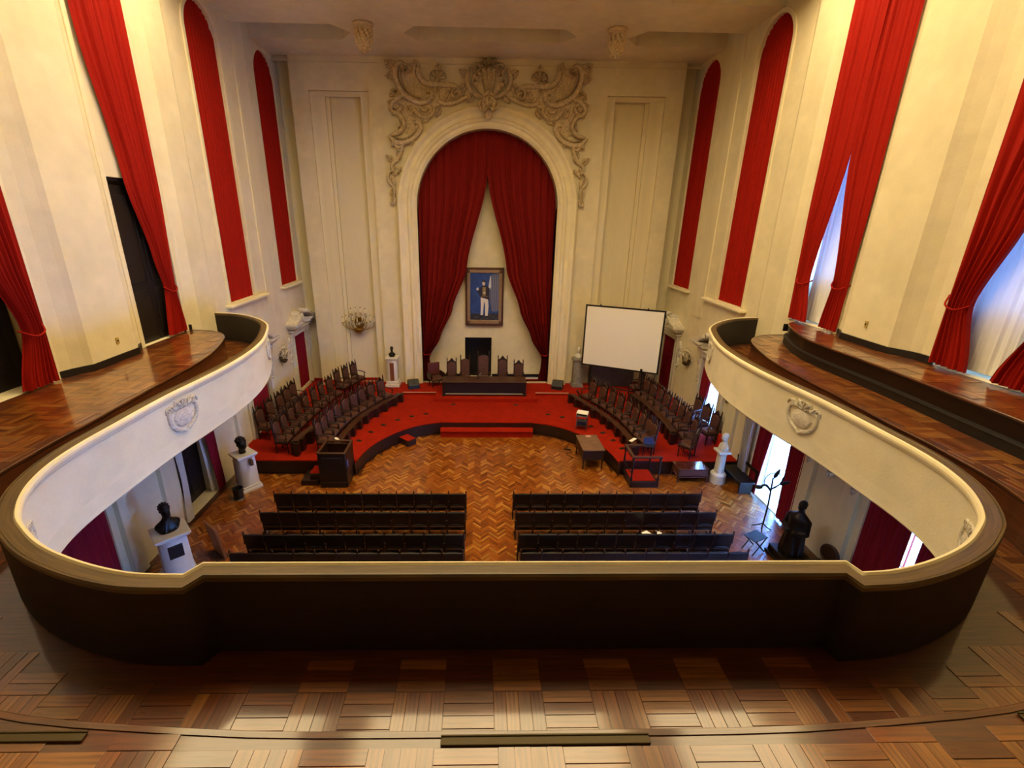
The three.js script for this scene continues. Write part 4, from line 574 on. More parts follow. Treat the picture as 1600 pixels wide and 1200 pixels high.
// president's table with five chairs behind it
{
  const t = thing('presidential_table', 'long black wooden table with a pale base moulding on the stage under the portrait', 'table', [-0.08, 0.66, 1.5]);
  obj('tabletop', rbx(3.82, 0.05, 0.82, 0.015, 0, 0.66, 0), deskWood, t);
  obj('front_panel', [rbx(3.7, 0.56, 0.05, 0.01, 0, 0.34, 0.34), rbx(3.74, 0.05, 0.06, 0.01, 0, 0.6, 0.35)], blackWood, t);
  for (const q of [-1, 1]) obj('corner_post', [rbx(0.12, 0.64, 0.12, 0.02, q * 1.83, 0.32, 0.34), rbx(0.16, 0.08, 0.16, 0.02, q * 1.83, 0.04, 0.34)], blackWood, t);
  for (const q of [-1, 1]) obj('end_panel', rbx(0.05, 0.62, 0.68, 0.01, q * 1.83, 0.32, 0), blackWood, t);
  obj('base_moulding', rbx(3.5, 0.06, 0.04, 0.01, 0, 0.1, 0.39), phy('#8d8476', 0.4), t);
  const spec = [[-1.62, 0.88, 1, 1.18, 'leftmost'], [-0.98, 0.8, 0, 1.34, 'second from left'], [-0.12, 0.8, 0, 1.6, 'tall middle'], [0.8, 0.8, 1, 1.32, 'second from right'], [1.56, 0.86, 1, 1.07, 'rightmost']];
  for (const [x, z, cr, k, n] of spec) { const c = highChair('president_chair', `${n} high-backed leather chair behind the black table under the portrait`, 'chairs at the black table', k, cr); c.position.set(x, 0.64, z - 0.12); c.scale.x = k > 1.5 ? 1.2 : 1; }
  const b = thing('side_chair', 'low brown upholstered chair left of the black table beside the left drape', 'chair', [-2.38, 0.64, 0.5], 0.5);
  obj('seat', rbx(0.6, 0.14, 0.55, 0.04, 0, 0.4, 0), leather, b); obj('backrest', rbx(0.6, 0.62, 0.1, 0.04, 0, 0.8, -0.26), phy('#5a2413', 0.5), b); for (const q of [-1, 1]) { obj('arm', rbx(0.08, 0.3, 0.5, 0.03, q * 0.32, 0.55, 0), carvedWood, b); for (const z of [-0.22, 0.22]) obj('leg', cyl(0.03, 0.02, 0.34, q * 0.26, 0.17, z, 8), carvedWood, b); }
  const m = thing('microphone', 'silver microphone on a bent stand on the black table', 'microphone', [-0.35, 1.345, 1.4]);
  obj('base', T(lathe([[0.01, 0.03], [0.06, 0.025], [0.07, 0]], 12), 0, 0, 0), blackPlastic, m); obj('stem', tube([[0, 0.02, 0], [0.02, 0.12, 0.02], [0.08, 0.22, 0.05]], 0.01, 8, 5), steel, m); obj('head', sph(0.035, 0.1, 0.25, 0.06, 1, 1.2, 1, 8), steel, m);
}

// ================================================================ SCULPTURE
const ell = (p, c, r) => { const x = (p[0] - c[0]) / r[0], y = (p[1] - c[1]) / r[1], z = (p[2] - c[2]) / r[2], k = Math.hypot(x, y, z); return (k - 1) * Math.min(...r); };
const cap = (p, a, b, r0, r1) => { const ab = [b[0] - a[0], b[1] - a[1], b[2] - a[2]], ap = [p[0] - a[0], p[1] - a[1], p[2] - a[2]], t = Math.max(0, Math.min(1, (ap[0] * ab[0] + ap[1] * ab[1] + ap[2] * ab[2]) / (ab[0] ** 2 + ab[1] ** 2 + ab[2] ** 2))); return Math.hypot(ap[0] - ab[0] * t, ap[1] - ab[1] * t, ap[2] - ab[2] * t) - (r0 + (r1 - r0) * t); };
const smin = (a, b, k) => { const h = Math.max(k - Math.abs(a - b), 0) / k; return Math.min(a, b) - h * h * k * 0.25; };
function sculpt(f, res, c, half) {
  const mc = new MarchingCubes(res, marble, false, false, 200000); mc.isolation = 0; const hs = res / 2;
  for (let k = 0; k < res; k++) for (let j = 0; j < res; j++) for (let i = 0; i < res; i++) mc.field[i + j * res + k * res * res] = -f([c[0] + ((i - hs) / hs) * half, c[1] + ((j - hs) / hs) * half, c[2] + ((k - hs) / hs) * half]);
  mc.update(); const n = mc.count, g = new THREE.BufferGeometry(); g.setAttribute('position', new THREE.BufferAttribute(mc.positionArray.slice(0, n * 3), 3)); g.setAttribute('normal', new THREE.BufferAttribute(mc.normalArray.slice(0, n * 3), 3));
  g.scale(half, half, half).translate(...c); let m = mergeVertices(g.deleteAttribute('normal'), 1e-5); m.computeVertexNormals(); return m;
}
function headField(p, o) {
  let d = ell(p, [0, 0.46, 0], [0.083, 0.115, 0.1]); d = smin(d, ell(p, [0, 0.385, 0.045], [0.058, 0.058, 0.055]), 0.05); d = smin(d, cap(p, [0, 0.18, -0.02], [0, 0.38, -0.01], 0.075, 0.056), 0.04);
  d = smin(d, cap(p, [0, 0.465, 0.095], [0, 0.42, 0.122], 0.011, 0.017), 0.02); d = smin(d, ell(p, [0, 0.485, 0.082], [0.06, 0.014, 0.022]), 0.02);
  for (const s of [-1, 1]) { d = Math.max(d, -ell(p, [s * 0.033, 0.462, 0.1], [0.018, 0.012, 0.018])); d = smin(d, ell(p, [s * 0.033, 0.46, 0.082], [0.013, 0.01, 0.012]), 0.008); d = smin(d, ell(p, [s * 0.088, 0.445, -0.005], [0.012, 0.032, 0.02]), 0.012); }
  d = smin(d, ell(p, [0, 0.397, 0.094], [0.026, 0.008, 0.012]), 0.01); d = smin(d, ell(p, [0, 0.383, 0.092], [0.022, 0.008, 0.012]), 0.01);
  if (o.hair) { d = smin(d, Math.max(ell(p, [0, 0.495, -0.02], [0.092, 0.1, 0.108]), -ell(p, [0, 0.43, 0.12], [0.07, 0.085, 0.09])), 0.01); if (o.hair > 1) for (let i = 0; i < 22; i++) { const y = 1 - (i / 21) * 1.1, r = Math.sqrt(Math.max(0, 1 - y * y)), a = i * 2.39996, q = [0.09 * r * cos(a), 0.5 + 0.095 * y, -0.02 + 0.1 * r * sin(a)]; if (q[2] < 0.05 || q[1] > 0.55) d = smin(d, ell(p, q, [0.022, 0.022, 0.022]), 0.012); } }
  if (o.beard) d = smin(d, ell(p, [0, 0.345, 0.06], [0.055, 0.06, 0.04]), 0.03);
  return d;
}
const bustField = (o) => (p) => {
  let d = headField(p, o);
  if (o.wide) { d = smin(d, ell(p, [0, 0.12, -0.02], [o.wide, 0.1, 0.11]), 0.09); d = smin(d, ell(p, [0, 0.03, 0.01], [o.wide * 0.8, 0.12, 0.12]), 0.06); for (const s of [-1, 1]) { d = smin(d, cap(p, [s * 0.05, 0.2, 0.06], [s * 0.1, 0.02, 0.12], 0.018, 0.016), 0.02); } d = Math.max(d, -p[1] - 0.03); } else d = Math.max(d, 0.24 - p[1]);
  return d;
};
const bustA = sculpt(bustField({ hair: 1, wide: 0.2 }), 84, [0, 0.28, 0], 0.36), bustB = sculpt(bustField({ hair: 2, wide: 0.23, beard: 1 }), 84, [0, 0.28, 0], 0.36), bustC = sculpt(bustField({ hair: 2 }), 72, [0, 0.42, 0], 0.23);
function pedestalBox(t, w, h, mat, panelMat) {
  obj('plinth', [rbx(w * 1.25, 0.1, w * 1.25, 0.01, 0, 0.05, 0), rbx(w * 1.14, 0.08, w * 1.14, 0.015, 0, 0.14, 0)], mat, t);
  obj('shaft', [T(new THREE.CylinderGeometry(w * 0.66, w * 0.72, h - 0.28, 4).rotateY(PI / 4), 0, 0.18 + (h - 0.28) / 2, 0)], mat, t);
  obj('cap', [rbx(w * 1.16, 0.06, w * 1.16, 0.012, 0, h - 0.07, 0), rbx(w * 1.26, 0.05, w * 1.26, 0.012, 0, h - 0.025, 0)], mat, t);
  if (panelMat) obj('inset_panel', rbx(w * 0.42, h * 0.62, 0.02, 0.005, 0, h * 0.52, w * 0.5), panelMat, t);
}
const bust = (geo, mat, label, pos, turn, k) => { const m = obj('portrait_bust', geo.clone(), mat); m.position.set(...pos); m.rotation.y = turn; m.scale.setScalar(k); return tag(m, label, 'bust'); };
{
  let t = thing('pedestal', 'white tapered pedestal with a brown inset panel under the dark bust left of the arch', 'pedestal', [-4.43, 0.64, 0.42]); pedestalBox(t, 0.46, 1.42, marble, phy('#7a4526', 0.4));
  obj('stepped_base', [rbx(0.66, 0.14, 0.66, 0.015, 0, 0.07, 0), rbx(0.58, 0.12, 0.58, 0.015, 0, 0.2, 0)], marble, t);
  bust(bustA, bronze, 'small dark bronze bust on the white pedestal left of the great arch', [-4.43, 2.09, 0.42], 0.1, 0.8);
  t = thing('pedestal', 'grey stone pillar pedestal right of the arch, partly behind the projection screen', 'pedestal', [4.42, 0.64, 0.36]); pedestalBox(t, 0.44, 1.4, greyStone);
  bust(bustB, marble, 'white marble bust on the grey pedestal beside the projection screen', [4.42, 2.07, 0.36], -0.3, 0.85);
  t = thing('pedestal', 'tall pale square pedestal by the left wall, nearest the stage', 'pedestal', [-7.72, 0, 8.5], 0.9); pedestalBox(t, 0.5, 1.24, marble); obj('bracket', rbx(0.1, 0.2, 0.14, 0.02, 0.05, 1.0, 0.34), oldBrass, t);
  bust(bustC, bronze, 'dark bald head sculpture on the left pedestal nearest the stage', [-7.72, 0.88, 8.5], 1.0, 1.5);
  t = thing('waste_bin', 'black waste bin on the floor beside the pale pedestal at the left wall', 'bin', [-7.72, 0, 9.15]); obj('bin_body', lathe([[0.01, 0.0], [0.13, 0.0], [0.15, 0.36], [0.165, 0.37], [0.15, 0.38], [0.135, 0.36], [0.12, 0.03], [0.01, 0.03]], 18), blackPlastic, t); obj('bin_foot', lathe([[0.14, 0], [0.155, 0.0], [0.155, 0.03], [0.13, 0.03]], 18), steel, t);
  t = thing('pedestal', 'large pale pedestal with a dark plaque at the lower left, nearest the camera', 'pedestal', [-7.55, 0, 12.45], 0.75); pedestalBox(t, 0.58, 1.3, marble); obj('plaque', rbx(0.3, 0.34, 0.02, 0.006, 0, 0.86, 0.285), blackPlastic, t);
  bust(bustB, bronze, 'large black bronze bust with broad shoulders on the pedestal at the lower left', [-7.55, 1.33, 12.45], 0.9, 1.15);
  t = thing('display_board', 'brown board leaning beside the large pale pedestal at the lower left', 'board', [-7.0, 0, 11.75], 0.9); obj('panel', T(rbx(0.06, 0.95, 0.6, 0.01).rotateZ(0.12), 0, 0.48, 0), phy('#8a5c42', 0.5), t); obj('foot', rbx(0.3, 0.04, 0.5, 0.01, 0, 0.02, 0), deskWood, t);
  t = thing('column_pedestal', 'white round column pedestal by the right wall, between window and low table', 'pedestal', [7.72, 0, 8.1]);
  obj('base', [cyl(0.25, 0.27, 0.3, 0, 0.15, 0, 8), cyl(0.19, 0.25, 0.08, 0, 0.34, 0, 20)], marble, t); obj('shaft', lathe([[0.155, 0.38], [0.15, 0.6], [0.14, 1.0], [0.16, 1.08]], 20), marble, t); obj('capital', [rbx(0.42, 0.07, 0.42, 0.015, 0, 1.14, 0), cyl(0.2, 0.15, 0.08, 0, 1.07, 0, 20)], marble, t);
  bust(bustA, marble, 'white marble bust on the white column by the right wall', [7.72, 1.2, 8.1], -1.5, 1.0);
  // robed dark figure
  const robe = sculpt((p) => { let d = headField([p[0], p[1] - 0.92 + 0.0, p[2]], { hair: 1 }); d = smin(d, ell(p, [0, 1.02, -0.01], [0.25, 0.12, 0.13]), 0.08); d = smin(d, cap(p, [0, 0.95, 0], [0, 0.1, 0.02], 0.19, 0.27), 0.1); for (const s of [-1, 1]) { d = smin(d, cap(p, [s * 0.23, 1.0, 0], [s * 0.29, 0.72, 0.06], 0.075, 0.06), 0.05); d = smin(d, cap(p, [s * 0.29, 0.72, 0.06], [s * 0.08, 0.68, 0.24], 0.06, 0.045), 0.04); } d += 0.014 * sin(Math.atan2(p[0], p[2]) * 9 + p[1] * 2) * Math.min(1, Math.max(0, 0.95 - p[1]) * 2); return Math.max(d, -p[1]); }, 110, [0, 0.74, 0.0], 0.86);
  t = thing('figure_pedestal', 'dark wooden block under the dark robed figure by the right wall', 'pedestal', [7.75, 0, 11.95]); obj('block', [rbx(0.72, 0.22, 0.72, 0.02, 0, 0.14, 0), rbx(0.82, 0.06, 0.82, 0.015, 0, 0.03, 0)], blackWood, t);
  const m = obj('robed_figure', robe, bronze); m.position.set(7.75, 0.25, 11.95); m.rotation.y = -1.2; tag(m, 'dark bronze robed half figure with folded arms against the right wall under the gallery', 'sculpture');
  t = thing('round_chair', 'dark chair with a round back behind the dark robed figure at the lower right', 'chair', [7.9, 0, 12.75], -1.4); obj('backrest', T(new THREE.TorusGeometry(0.22, 0.035, 8, 24), 0, 0.78, -0.2), carvedWood, t); obj('back_pad', T(cyl(0.2, 0.2, 0.04, 0, 0, 0, 20).rotateX(PI / 2), 0, 0.78, -0.2), darkWood, t); obj('seat', rbx(0.5, 0.08, 0.46, 0.03, 0, 0.46, 0), darkWood, t); for (const q of [-1, 1]) for (const z of [-0.19, 0.19]) obj('leg', cyl(0.022, 0.016, 0.43, q * 0.2, 0.215, z, 8), carvedWood, t);
}
// ================================================================ LOOSE FURNITURE
{
  let t = thing('box_pulpit', 'tall dark wooden box pulpit with an open top at the left end of the stage', 'pulpit', [-4.98, 0, 8.04]);
  const w = 0.84, d = 0.9, h = 1.22;
  obj('front_panel', [rbx(w, h, 0.05, 0.01, 0, h / 2, d / 2), rbx(w - 0.2, 0.62, 0.03, 0.01, 0, 0.76, d / 2 + 0.02), rbx(w, 0.2, 0.04, 0.01, 0, 0.1, d / 2 + 0.02)], blackWood, t);
  for (const q of [-1, 1]) obj('side_panel', [rbx(0.05, h, d, 0.01, q * w / 2, h / 2, 0), rbx(0.03, 0.62, d - 0.2, 0.01, q * (w / 2 + 0.02), 0.76, 0)], darkWood, t);
  obj('back_panel', rbx(w, h - 0.1, 0.05, 0.01, 0, h / 2 - 0.05, -d / 2), darkWood, t);
  obj('top_rim', [rbx(w + 0.08, 0.05, 0.08, 0.015, 0, h, d / 2), rbx(w + 0.08, 0.05, 0.08, 0.015, 0, h, -d / 2), rbx(0.08, 0.05, d, 0.015, -w / 2, h, 0), rbx(0.08, 0.05, d, 0.015, w / 2, h, 0)], deskWood, t);
  obj('inner_floor', rbx(w - 0.06, 0.05, d - 0.06, 0.01, 0, 0.4, 0), carpet, t);
  obj('crest_badge', T(rbx(0.02, 0.22, 0.12, 0.02), w / 2 + 0.04, 0.82, 0.36), phy('#4a5fb5', 0.3), t);
  t = thing('pulpit_steps', 'short dark steps with red carpet left of the box pulpit', 'steps', [-5.72, 0, 8.0]); obj('lower_step', rbx(0.55, 0.18, 0.7, 0.01, -0.08, 0.09, 0.05), darkWood, t); obj('upper_step', rbx(0.36, 0.36, 0.6, 0.01, 0.08, 0.18, 0), darkWood, t); obj('step_carpet', rbx(0.36, 0.015, 0.5, 0.005, 0.08, 0.367, 0), carpet, t);
  t = thing('railed_box', 'railed dark wooden stand with a red carpet floor at the right end of the stage', 'witness stand', [5.1, 0, 8.06]);
  const bw = 0.88, bd = 0.84; obj('platform', rbx(bw + 0.06, 0.2, bd + 0.06, 0.01, 0, 0.1, 0), darkWood, t); obj('platform_carpet', rbx(bw - 0.1, 0.02, bd - 0.1, 0.005, 0, 0.21, 0), carpet, t);
  for (const q of [-1, 1]) for (const z of [-1, 1]) obj('corner_post', T(lathe([[0.03, 0.2], [0.045, 0.3], [0.02, 0.42], [0.034, 0.6], [0.02, 0.85], [0.04, 1.0], [0.04, 1.08]], 10), q * bw / 2, 0, z * bd / 2), blackWood, t);
  obj('hand_rail', [rbx(bw + 0.1, 0.06, 0.1, 0.015, 0, 1.1, bd / 2), rbx(bw + 0.1, 0.06, 0.1, 0.015, 0, 1.1, -bd / 2), rbx(0.1, 0.06, bd, 0.015, -bw / 2, 1.1, 0)], deskWood, t);
  obj('mid_rail', [rbx(bw, 0.03, 0.03, 0.008, 0, 0.5, -bd / 2), rbx(0.03, 0.03, bd, 0.008, -bw / 2, 0.5, 0)], blackWood, t);
  t = thing('laptop', 'small dark screen lying on the far right corner of the railed stand', 'laptop', [5.38, 1.135, 7.75], -0.2); obj('base', rbx(0.32, 0.02, 0.24, 0.006, 0, 0.01, 0), blackPlastic, t); obj('screen', T(rbx(0.32, 0.22, 0.012, 0.005).rotateX(-0.25), 0, 0.13, -0.13), phy('#2a3160', 0.25), t);
  t = thing('writing_desk', 'brown wooden writing desk with a worn flat top on the parquet before the stage', 'desk', [3.66, 0, 6.75], 0.02);
  obj('tabletop', rbx(0.78, 0.04, 1.24, 0.012, 0, 0.75, 0), phy('#7d5a40', 0.4, { map: grainMap }), t); obj('apron', [rbx(0.72, 0.36, 0.03, 0.008, 0, 0.54, 0.56), rbx(0.72, 0.36, 0.03, 0.008, 0, 0.54, -0.56), rbx(0.03, 0.36, 1.1, 0.008, -0.35, 0.54, 0), rbx(0.03, 0.36, 1.1, 0.008, 0.35, 0.54, 0)], darkWood, t);
  for (const q of [-1, 1]) for (const z of [-1, 1]) obj('leg', T(lathe([[0.02, 0], [0.03, 0.05], [0.022, 0.2], [0.035, 0.36]], 8), q * 0.33, 0, z * 0.54), darkWood, t);
  obj('paper', [T(bx(0.2, 0.004, 0.16).rotateY(0.1), 0.05, 0.773, -0.5)], phy('#b98c7c', 0.8), t);
  t = thing('low_table', 'low polished coffee table with a shelf right of the railed stand', 'table', [6.82, 0, 7.95]);
  obj('tabletop', [rbx(1.04, 0.04, 0.56, 0.012, 0, 0.5, 0)], phy('#5b2c22', 0.12, { clearcoat: 1, clearcoatRoughness: 0.04, map: grainMap }), t); obj('drawer_front', [rbx(0.92, 0.2, 0.03, 0.008, 0, 0.36, 0.24), rbx(0.92, 0.2, 0.03, 0.008, 0, 0.36, -0.24), rbx(0.03, 0.2, 0.46, 0.008, -0.46, 0.36, 0), rbx(0.03, 0.2, 0.46, 0.008, 0.46, 0.36, 0)], phy('#6e4038', 0.35, { map: grainMap }), t); obj('shelf', rbx(0.94, 0.03, 0.48, 0.008, 0, 0.2, 0), phy('#6e4038', 0.35), t);
  for (const q of [-1, 1]) for (const z of [-1, 1]) obj('leg', rbx(0.05, 0.48, 0.05, 0.01, q * 0.48, 0.24, z * 0.24), deskWood, t);
  t = thing('projector_stand', 'dark metal trolley on the edge of the stage carrying a white projector', 'stand', [3.72, 0.5, 5.02], -0.35);
  for (const q of [-1, 1]) for (const z of [-1, 1]) obj('leg', cyl(0.014, 0.014, 0.56, q * 0.19, 0.29, z * 0.15, 8), steel, t); obj('top_tray', rbx(0.44, 0.025, 0.36, 0.008, 0, 0.58, 0), steel, t); obj('lower_tray', rbx(0.42, 0.025, 0.34, 0.008, 0, 0.2, 0), blackPlastic, t);
  for (const q of [-1, 1]) for (const z of [-1, 1]) obj('caster', sph(0.022, q * 0.19, 0.022, z * 0.15, 0.7, 1, 1, 8), blackPlastic, t);
  t = thing('projector', 'white projector standing on the dark trolley at the edge of the red stage', 'projector', [3.72, 1.094, 5.02], 2.75); obj('body', rbx(0.44, 0.13, 0.34, 0.035, 0, 0.07, 0), white, t); obj('front_grille', rbx(0.4, 0.07, 0.02, 0.008, 0, 0.06, -0.172), blackPlastic, t); obj('lens', cyl(0.05, 0.05, 0.05, 0, 0, 0, 14).rotateX(PI / 2).translate(-0.1, 0.07, 0.18), blackPlastic, t);
  t = thing('equipment_case', 'dark blue equipment case on the lower shelf of the projector trolley', 'case', [3.74, 0.715, 5.02], -0.35); obj('body', rbx(0.34, 0.16, 0.26, 0.02, 0, 0.08, 0), phy('#161a3c', 0.4), t); obj('handle', tube([[-0.06, 0.16, 0], [-0.05, 0.19, 0], [0.05, 0.19, 0], [0.06, 0.16, 0]], 0.008, 8, 5), blackPlastic, t);
  tag(obj('power_cable', [tube([[3.2, 0.012, 5.35], [3.05, 0.012, 5.75], [3.2, 0.012, 6.05], [2.95, 0.012, 6.2], [3.15, 0.012, 6.5]], 0.012, 40, 5), rbx(0.26, 0.04, 0.06, 0.01, 3.05, 0.022, 5.85)], blackPlastic), 'dark power cable and socket strip on the parquet left of the writing desk', 'cable');
  t = thing('wall_bench', 'dark wooden bench along the right wall under the bunched grey sheer', 'bench', [8.25, 0, 8.35]); obj('seat', rbx(0.5, 0.06, 1.2, 0.015, 0, 0.42, 0), blackWood, t); for (const z of [-0.5, 0.5]) obj('leg', [rbx(0.42, 0.4, 0.06, 0.01, 0, 0.2, z)], blackWood, t); obj('back_rail', [rbx(0.05, 0.1, 1.2, 0.01, 0.24, 0.8, 0), rbx(0.05, 0.4, 0.05, 0.01, 0.24, 0.6, -0.55), rbx(0.05, 0.4, 0.05, 0.01, 0.24, 0.6, 0.55)], blackWood, t);
  t = thing('fire_extinguisher', 'red fire extinguisher beside the white bust at the right wall', 'fire extinguisher', [8.42, 0.52, 6.55]); obj('cylinder', lathe([[0.01, 0], [0.085, 0.01], [0.09, 0.05], [0.09, 0.42], [0.06, 0.5], [0.03, 0.53], [0.01, 0.53]], 16), phy('#c8230f', 0.3), t); obj('valve', [cyl(0.025, 0.025, 0.08, 0, 0.57, 0, 10), rbx(0.14, 0.02, 0.03, 0.006, -0.04, 0.62, 0)], blackPlastic, t); obj('hose', tube([[0, 0.58, 0.02], [-0.1, 0.6, 0.08], [-0.14, 0.4, 0.08], [-0.1, 0.2, 0.06]], 0.012, 14, 6), blackPlastic, t);
  obj('wall_hook', rbx(0.14, 0.06, 0.05, 0.01, 0.12, 0.4, 0), steel, t);
  for (const s of [-1, 1]) { t = thing('stage_speaker', `black wedge floor speaker at the ${side(s)} foot of the great arch`, 'speaker', [s * 3.42, 0.64, 0.78], s * -0.35, 'wedge speakers'); obj('cabinet', T(ext(shp([[-0.18, 0], [0.18, 0], [0.16, 0.14], [-0.06, 0.36], [-0.18, 0.36]]), 0.5, 0.01).rotateY(-PI / 2), 0.25, 0.012, 0), blackPlastic, t); obj('grille', T(rbx(0.44, 0.3, 0.012, 0.004).rotateX(-0.78), 0, 0.26, 0.055), std('#2a2a2b', 0.7), t); obj('badge', sph(0.03, 0, 0.29, 0.09, 1, 1, 0.4, 8), steel, t); }
  // projection screen on a stand
  t = thing('projection_screen', 'large white projection screen with a black border standing right of the arch', 'projection screen', [6.02, 0, 1.55], Math.atan2(-1.52, 3.08) * 1);
  const sw = 3.43; obj('fabric', rbx(sw - 0.1, 2.7, 0.02, 0.004, 0, 3.28, 0.006), std('#f3efe6', 0.8), t);
  obj('black_border', [bx(sw, 0.07, 0.03, 0, 4.66, 0.004), bx(sw, 0.07, 0.03, 0, 1.9, 0.004), bx(0.07, 2.83, 0.03, -sw / 2 + 0.035, 3.28, 0.004), bx(0.07, 2.83, 0.03, sw / 2 - 0.035, 3.28, 0.004)], blackPlastic, t);
  for (const q of [-1.25, 1.05]) obj('stand_leg', [rbx(0.08, 1.6, 0.05, 0.01, q, 1.3, -0.05), rbx(0.07, 0.05, 0.5, 0.01, q, 0.56, -0.05)], blackPlastic, t); obj('cross_bar', [rbx(2.3, 0.05, 0.04, 0.01, -0.1, 0.9, -0.06)], blackPlastic, t); obj('clip', [rbx(0.1, 0.12, 0.06, 0.01, 1.0, 1.98, 0.03), rbx(0.05, 0.06, 0.05, 0.01, -1.05, 4.72, 0), rbx(0.05, 0.06, 0.05, 0.01, 0.98, 4.72, 0)], blackPlastic, t);
  t = thing('storage_cabinet', 'low dark grey cabinet in the shade behind the projection screen', 'cabinet', [6.1, 0.64, 0.2]); obj('body', [rbx(2.1, 1.1, 0.4, 0.01, 0, 0.6, 0), bx(2.0, 0.06, 0.36, 0, 0.03, 0)], std('#4a4442', 0.6), t); for (const q of [-0.5, 0.5]) { const dr = obj('door', rbx(1.0, 1.02, 0.03, 0.01, q, 0.6, 0.205), std('#524b49', 0.6), t); obj('knob', sph(0.025, q - Math.sign(q) * 0.42, 0.65, 0.24, 1, 1, 1, 8), steel, dr); }
  // iron floor stand in front of the garden window
  t = thing('iron_stand', 'black wrought iron stand with a ring, dark against the bright garden window', 'stand', [7.72, 0, 10.75]); obj('pole', tube([[0, 0.05, 0], [0.02, 0.8, 0], [-0.02, 1.7, 0]], 0.02, 14, 6), blackPlastic, t); obj('ring', T(new THREE.TorusGeometry(0.24, 0.012, 6, 24), 0, 1.62, 0), blackPlastic, t); obj('branch', [tube([[0, 1.3, 0], [-0.2, 1.5, 0.02], [-0.34, 1.42, 0]], 0.03, 10, 6), tube([[0, 1.35, 0], [0.2, 1.5, 0], [0.28, 1.75, 0]], 0.022, 10, 6), sph(0.07, -0.36, 1.42, 0, 1.6, 0.8, 1, 8), leaf(0.2, 1.5, 0.3, 0.1, 0.3, 2, 0.03), leaf(0, 1.7, 0.3, 0.1, 1.2, 2, 0.03)], blackPlastic, t); for (const a of [0, 2.1, 4.2]) obj('foot', tube([[0, 0.25, 0], [0.15 * cos(a), 0.1, 0.15 * sin(a)], [0.28 * cos(a), 0.015, 0.28 * sin(a)]], 0.016, 8, 5), blackPlastic, t);
  t = thing('folding_stool', 'small black crossed-leg stool on the blue lit floor by the garden window', 'stool', [7.0, 0, 11.6], 0.4); obj('frame', [tube([[-0.22, 0.02, -0.16], [0.22, 0.46, -0.16]], 0.018, 2, 6), tube([[0.22, 0.02, -0.16], [-0.22, 0.46, -0.16]], 0.018, 2, 6), tube([[-0.22, 0.02, 0.16], [0.22, 0.46, 0.16]], 0.018, 2, 6), tube([[0.22, 0.02, 0.16], [-0.22, 0.46, 0.16]], 0.018, 2, 6)], blackPlastic, t); obj('seat', rbx(0.5, 0.02, 0.36, 0.008, 0, 0.46, 0), blackPlastic, t);
  // small red steps and carpet sockets on the stage
  t = thing('corner_step', 'small red carpeted step against the curved stage edge on the left', 'step', [-3.1, 0, 5.32], -0.75); obj('block', rbx(0.62, 0.24, 0.4, 0.01, 0, 0.12, 0), darkWood, t); obj('step_carpet', rbx(0.6, 0.02, 0.38, 0.006, 0, 0.25, 0), carpet, t);
  const sock = [[-4.92, 7.0], [-4.72, 6.15], [-4.45, 5.4], [-4.1, 4.75], [-3.62, 4.25], [-3.1, 3.88], [-2.55, 3.62], [2.6, 3.62], [3.15, 3.9], [4.15, 4.8], [4.48, 5.4], [4.7, 6.05], [4.85, 6.7], [-1.45, 2.55], [1.3, 2.55]];
  let p0 = null; sock.forEach(([x, z], i) => { const s = side(x), l = i < 13 ? `floor socket plate on the red carpet, ${ORD[i < 7 ? i : i - 7]} from the ${i < 7 ? 'hall' : 'middle'}, curved ${s} edge` : `dark floor socket plate on the red carpet below the ${s} end of the black table`; if (!p0) { p0 = thing('floor_socket', l, 'floor socket', [x, 0.5, z], 0, 'floor sockets'); obj('plate', rbx(0.2, 0.02, 0.12, 0.006, 0, 0.01, 0), oldBrass, p0); obj('lid', rbx(0.14, 0.018, 0.08, 0.005, 0, 0.022, 0), blackPlastic, p0); } else copy(p0, l, [x, 0.5, z], Math.atan2(x, 6 - z) * 0.3); });
  for (const [s, y, z] of [[1, 6.15, 11.62], [-1, 5.62, 11.55]]) { t = thing('wall_outlet', `small brass outlet plate low on the ${side(s)} gallery pilaster`, 'outlet', [s * (W - 0.275), y, z]); obj('plate', rbx(0.02, 0.14, 0.08, 0.004, 0, 0, 0), phy('#b59a55', 0.5), t); obj('socket', [cyl(0.02, 0.02, 0.015, 0, 0, 0, 10).rotateZ(PI / 2).translate(-s * 0.01, 0, 0)], blackPlastic, t); }
}
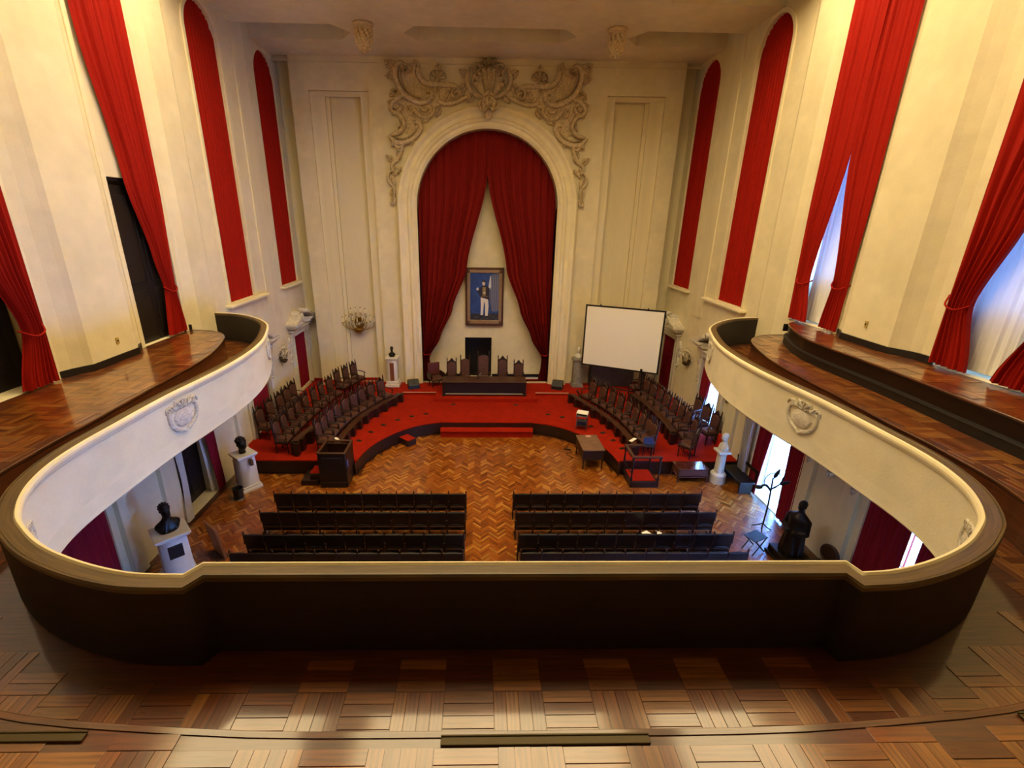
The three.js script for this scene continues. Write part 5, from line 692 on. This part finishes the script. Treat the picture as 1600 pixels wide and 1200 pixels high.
// ---------------------------------------------------------------- portrait painting
{
  const c = document.createElement('canvas'); c.width = 512; c.height = 800; const g = c.getContext('2d');
  g.fillStyle = '#1f3f86'; g.fillRect(0, 0, 512, 800);
  for (let i = 0; i < 260; i++) { g.fillStyle = ['#274a94', '#193472', '#2b5099', '#1b3a7c'][i % 4]; g.globalAlpha = 0.35; g.fillRect(rr(-40, 480), rr(-40, 760), rr(20, 120), rr(20, 110)); }
  g.globalAlpha = 1; g.fillStyle = '#5c6284'; g.beginPath(); g.moveTo(360, 40); g.lineTo(512, 0); g.lineTo(512, 640); g.lineTo(400, 660); g.lineTo(330, 420); g.closePath(); g.fill();
  for (let i = 0; i < 12; i++) { g.strokeStyle = i % 3 ? '#757a96' : '#454c70'; g.lineWidth = 9; g.beginPath(); g.moveTo(350 + i * 13, 60); g.quadraticCurveTo(370 + i * 11, 350, 380 + i * 12, 640); g.stroke(); }
  g.fillStyle = '#2b2a36'; g.fillRect(0, 690, 512, 110); for (let i = 0; i < 60; i++) { g.fillStyle = i % 2 ? '#4d4a55' : '#1c1c28'; g.fillRect(rr(0, 480), rr(690, 790), rr(20, 90), rr(3, 10)); }
  g.fillStyle = '#cfd2dc'; g.beginPath(); g.moveTo(352, 60); g.lineTo(366, 60); g.lineTo(372, 240); g.lineTo(330, 310); g.lineTo(322, 250); g.closePath(); g.fill();
  g.fillStyle = '#d8d6d4'; g.beginPath(); g.moveTo(186, 400); g.lineTo(318, 400); g.lineTo(330, 560); g.lineTo(316, 742); g.lineTo(270, 742); g.lineTo(268, 560); g.lineTo(250, 470); g.lineTo(240, 580); g.lineTo(232, 730); g.lineTo(186, 730); g.lineTo(192, 560); g.closePath(); g.fill();
  g.fillStyle = '#232338'; g.fillRect(180, 712, 60, 34); g.fillRect(264, 726, 66, 34);
  g.fillStyle = '#20213a'; g.beginPath(); g.moveTo(176, 250); g.lineTo(230, 215); g.lineTo(296, 215); g.lineTo(346, 260); g.lineTo(340, 410); g.lineTo(360, 470); g.lineTo(300, 440); g.lineTo(186, 410); g.lineTo(120, 300); g.lineTo(128, 270); g.closePath(); g.fill();
  g.fillStyle = '#8d7a50'; g.fillRect(218, 240, 60, 140); g.fillStyle = '#d9cfae'; g.fillRect(238, 320, 30, 26); g.fillStyle = '#6e5a3a'; g.fillRect(190, 388, 130, 16);
  g.fillStyle = '#d9c3a2'; g.beginPath(); g.ellipse(240, 178, 26, 38, 0, 0, 7); g.fill(); g.fillStyle = '#2a2230'; g.beginPath(); g.ellipse(240, 148, 32, 24, 0, Math.PI, 7); g.fill(); g.fillStyle = '#c9c4c6'; g.beginPath(); g.ellipse(132, 272, 22, 24, 0, 0, 7); g.fill();
  const map = new THREE.CanvasTexture(c); map.colorSpace = THREE.SRGBColorSpace;
  const t = thing('portrait_painting', 'tall framed portrait of a standing officer in dark blue coat and white trousers', 'painting', [-0.08, 4.7, -0.9]);
  const pw = 1.38, ph = 2.28; obj('canvas', T(new THREE.BoxGeometry(pw, ph, 0.03), 0, 0.02, 0.0), [darkWood, darkWood, darkWood, darkWood, new THREE.MeshStandardMaterial({ map, roughness: 0.55 }), darkWood], t);
  const gilt = phy('#a58a6a', 0.4, { metalness: 0.3, map: speckMap });
  obj('gilt_frame', [rbx(pw + 0.28, 0.16, 0.08, 0.02, 0, ph / 2 + 0.08, 0.03), rbx(pw + 0.28, 0.18, 0.08, 0.02, 0, -ph / 2 - 0.06, 0.03), rbx(0.15, ph + 0.1, 0.08, 0.02, -pw / 2 - 0.07, 0, 0.03), rbx(0.15, ph + 0.1, 0.08, 0.02, pw / 2 + 0.07, 0, 0.03)], gilt, t);
  obj('outer_frame', [rbx(pw + 0.44, 0.1, 0.13, 0.02, 0, ph / 2 + 0.2, 0.02), rbx(pw + 0.44, 0.1, 0.13, 0.02, 0, -ph / 2 - 0.19, 0.02), rbx(0.09, ph + 0.46, 0.13, 0.02, -pw / 2 - 0.18, 0, 0.02), rbx(0.09, ph + 0.46, 0.13, 0.02, pw / 2 + 0.18, 0, 0.02)], phy('#4a2812', 0.4), t);
  for (const [x, y] of [[-1, -1], [-1, 1], [1, -1], [1, 1]]) obj('corner_ornament', sph(0.09, x * (pw / 2 + 0.08), y * (ph / 2 + 0.08), 0.06, 1, 1, 0.5, 8), phy('#5a3d22', 0.4), t);
}
renderer.render(scene, camera);
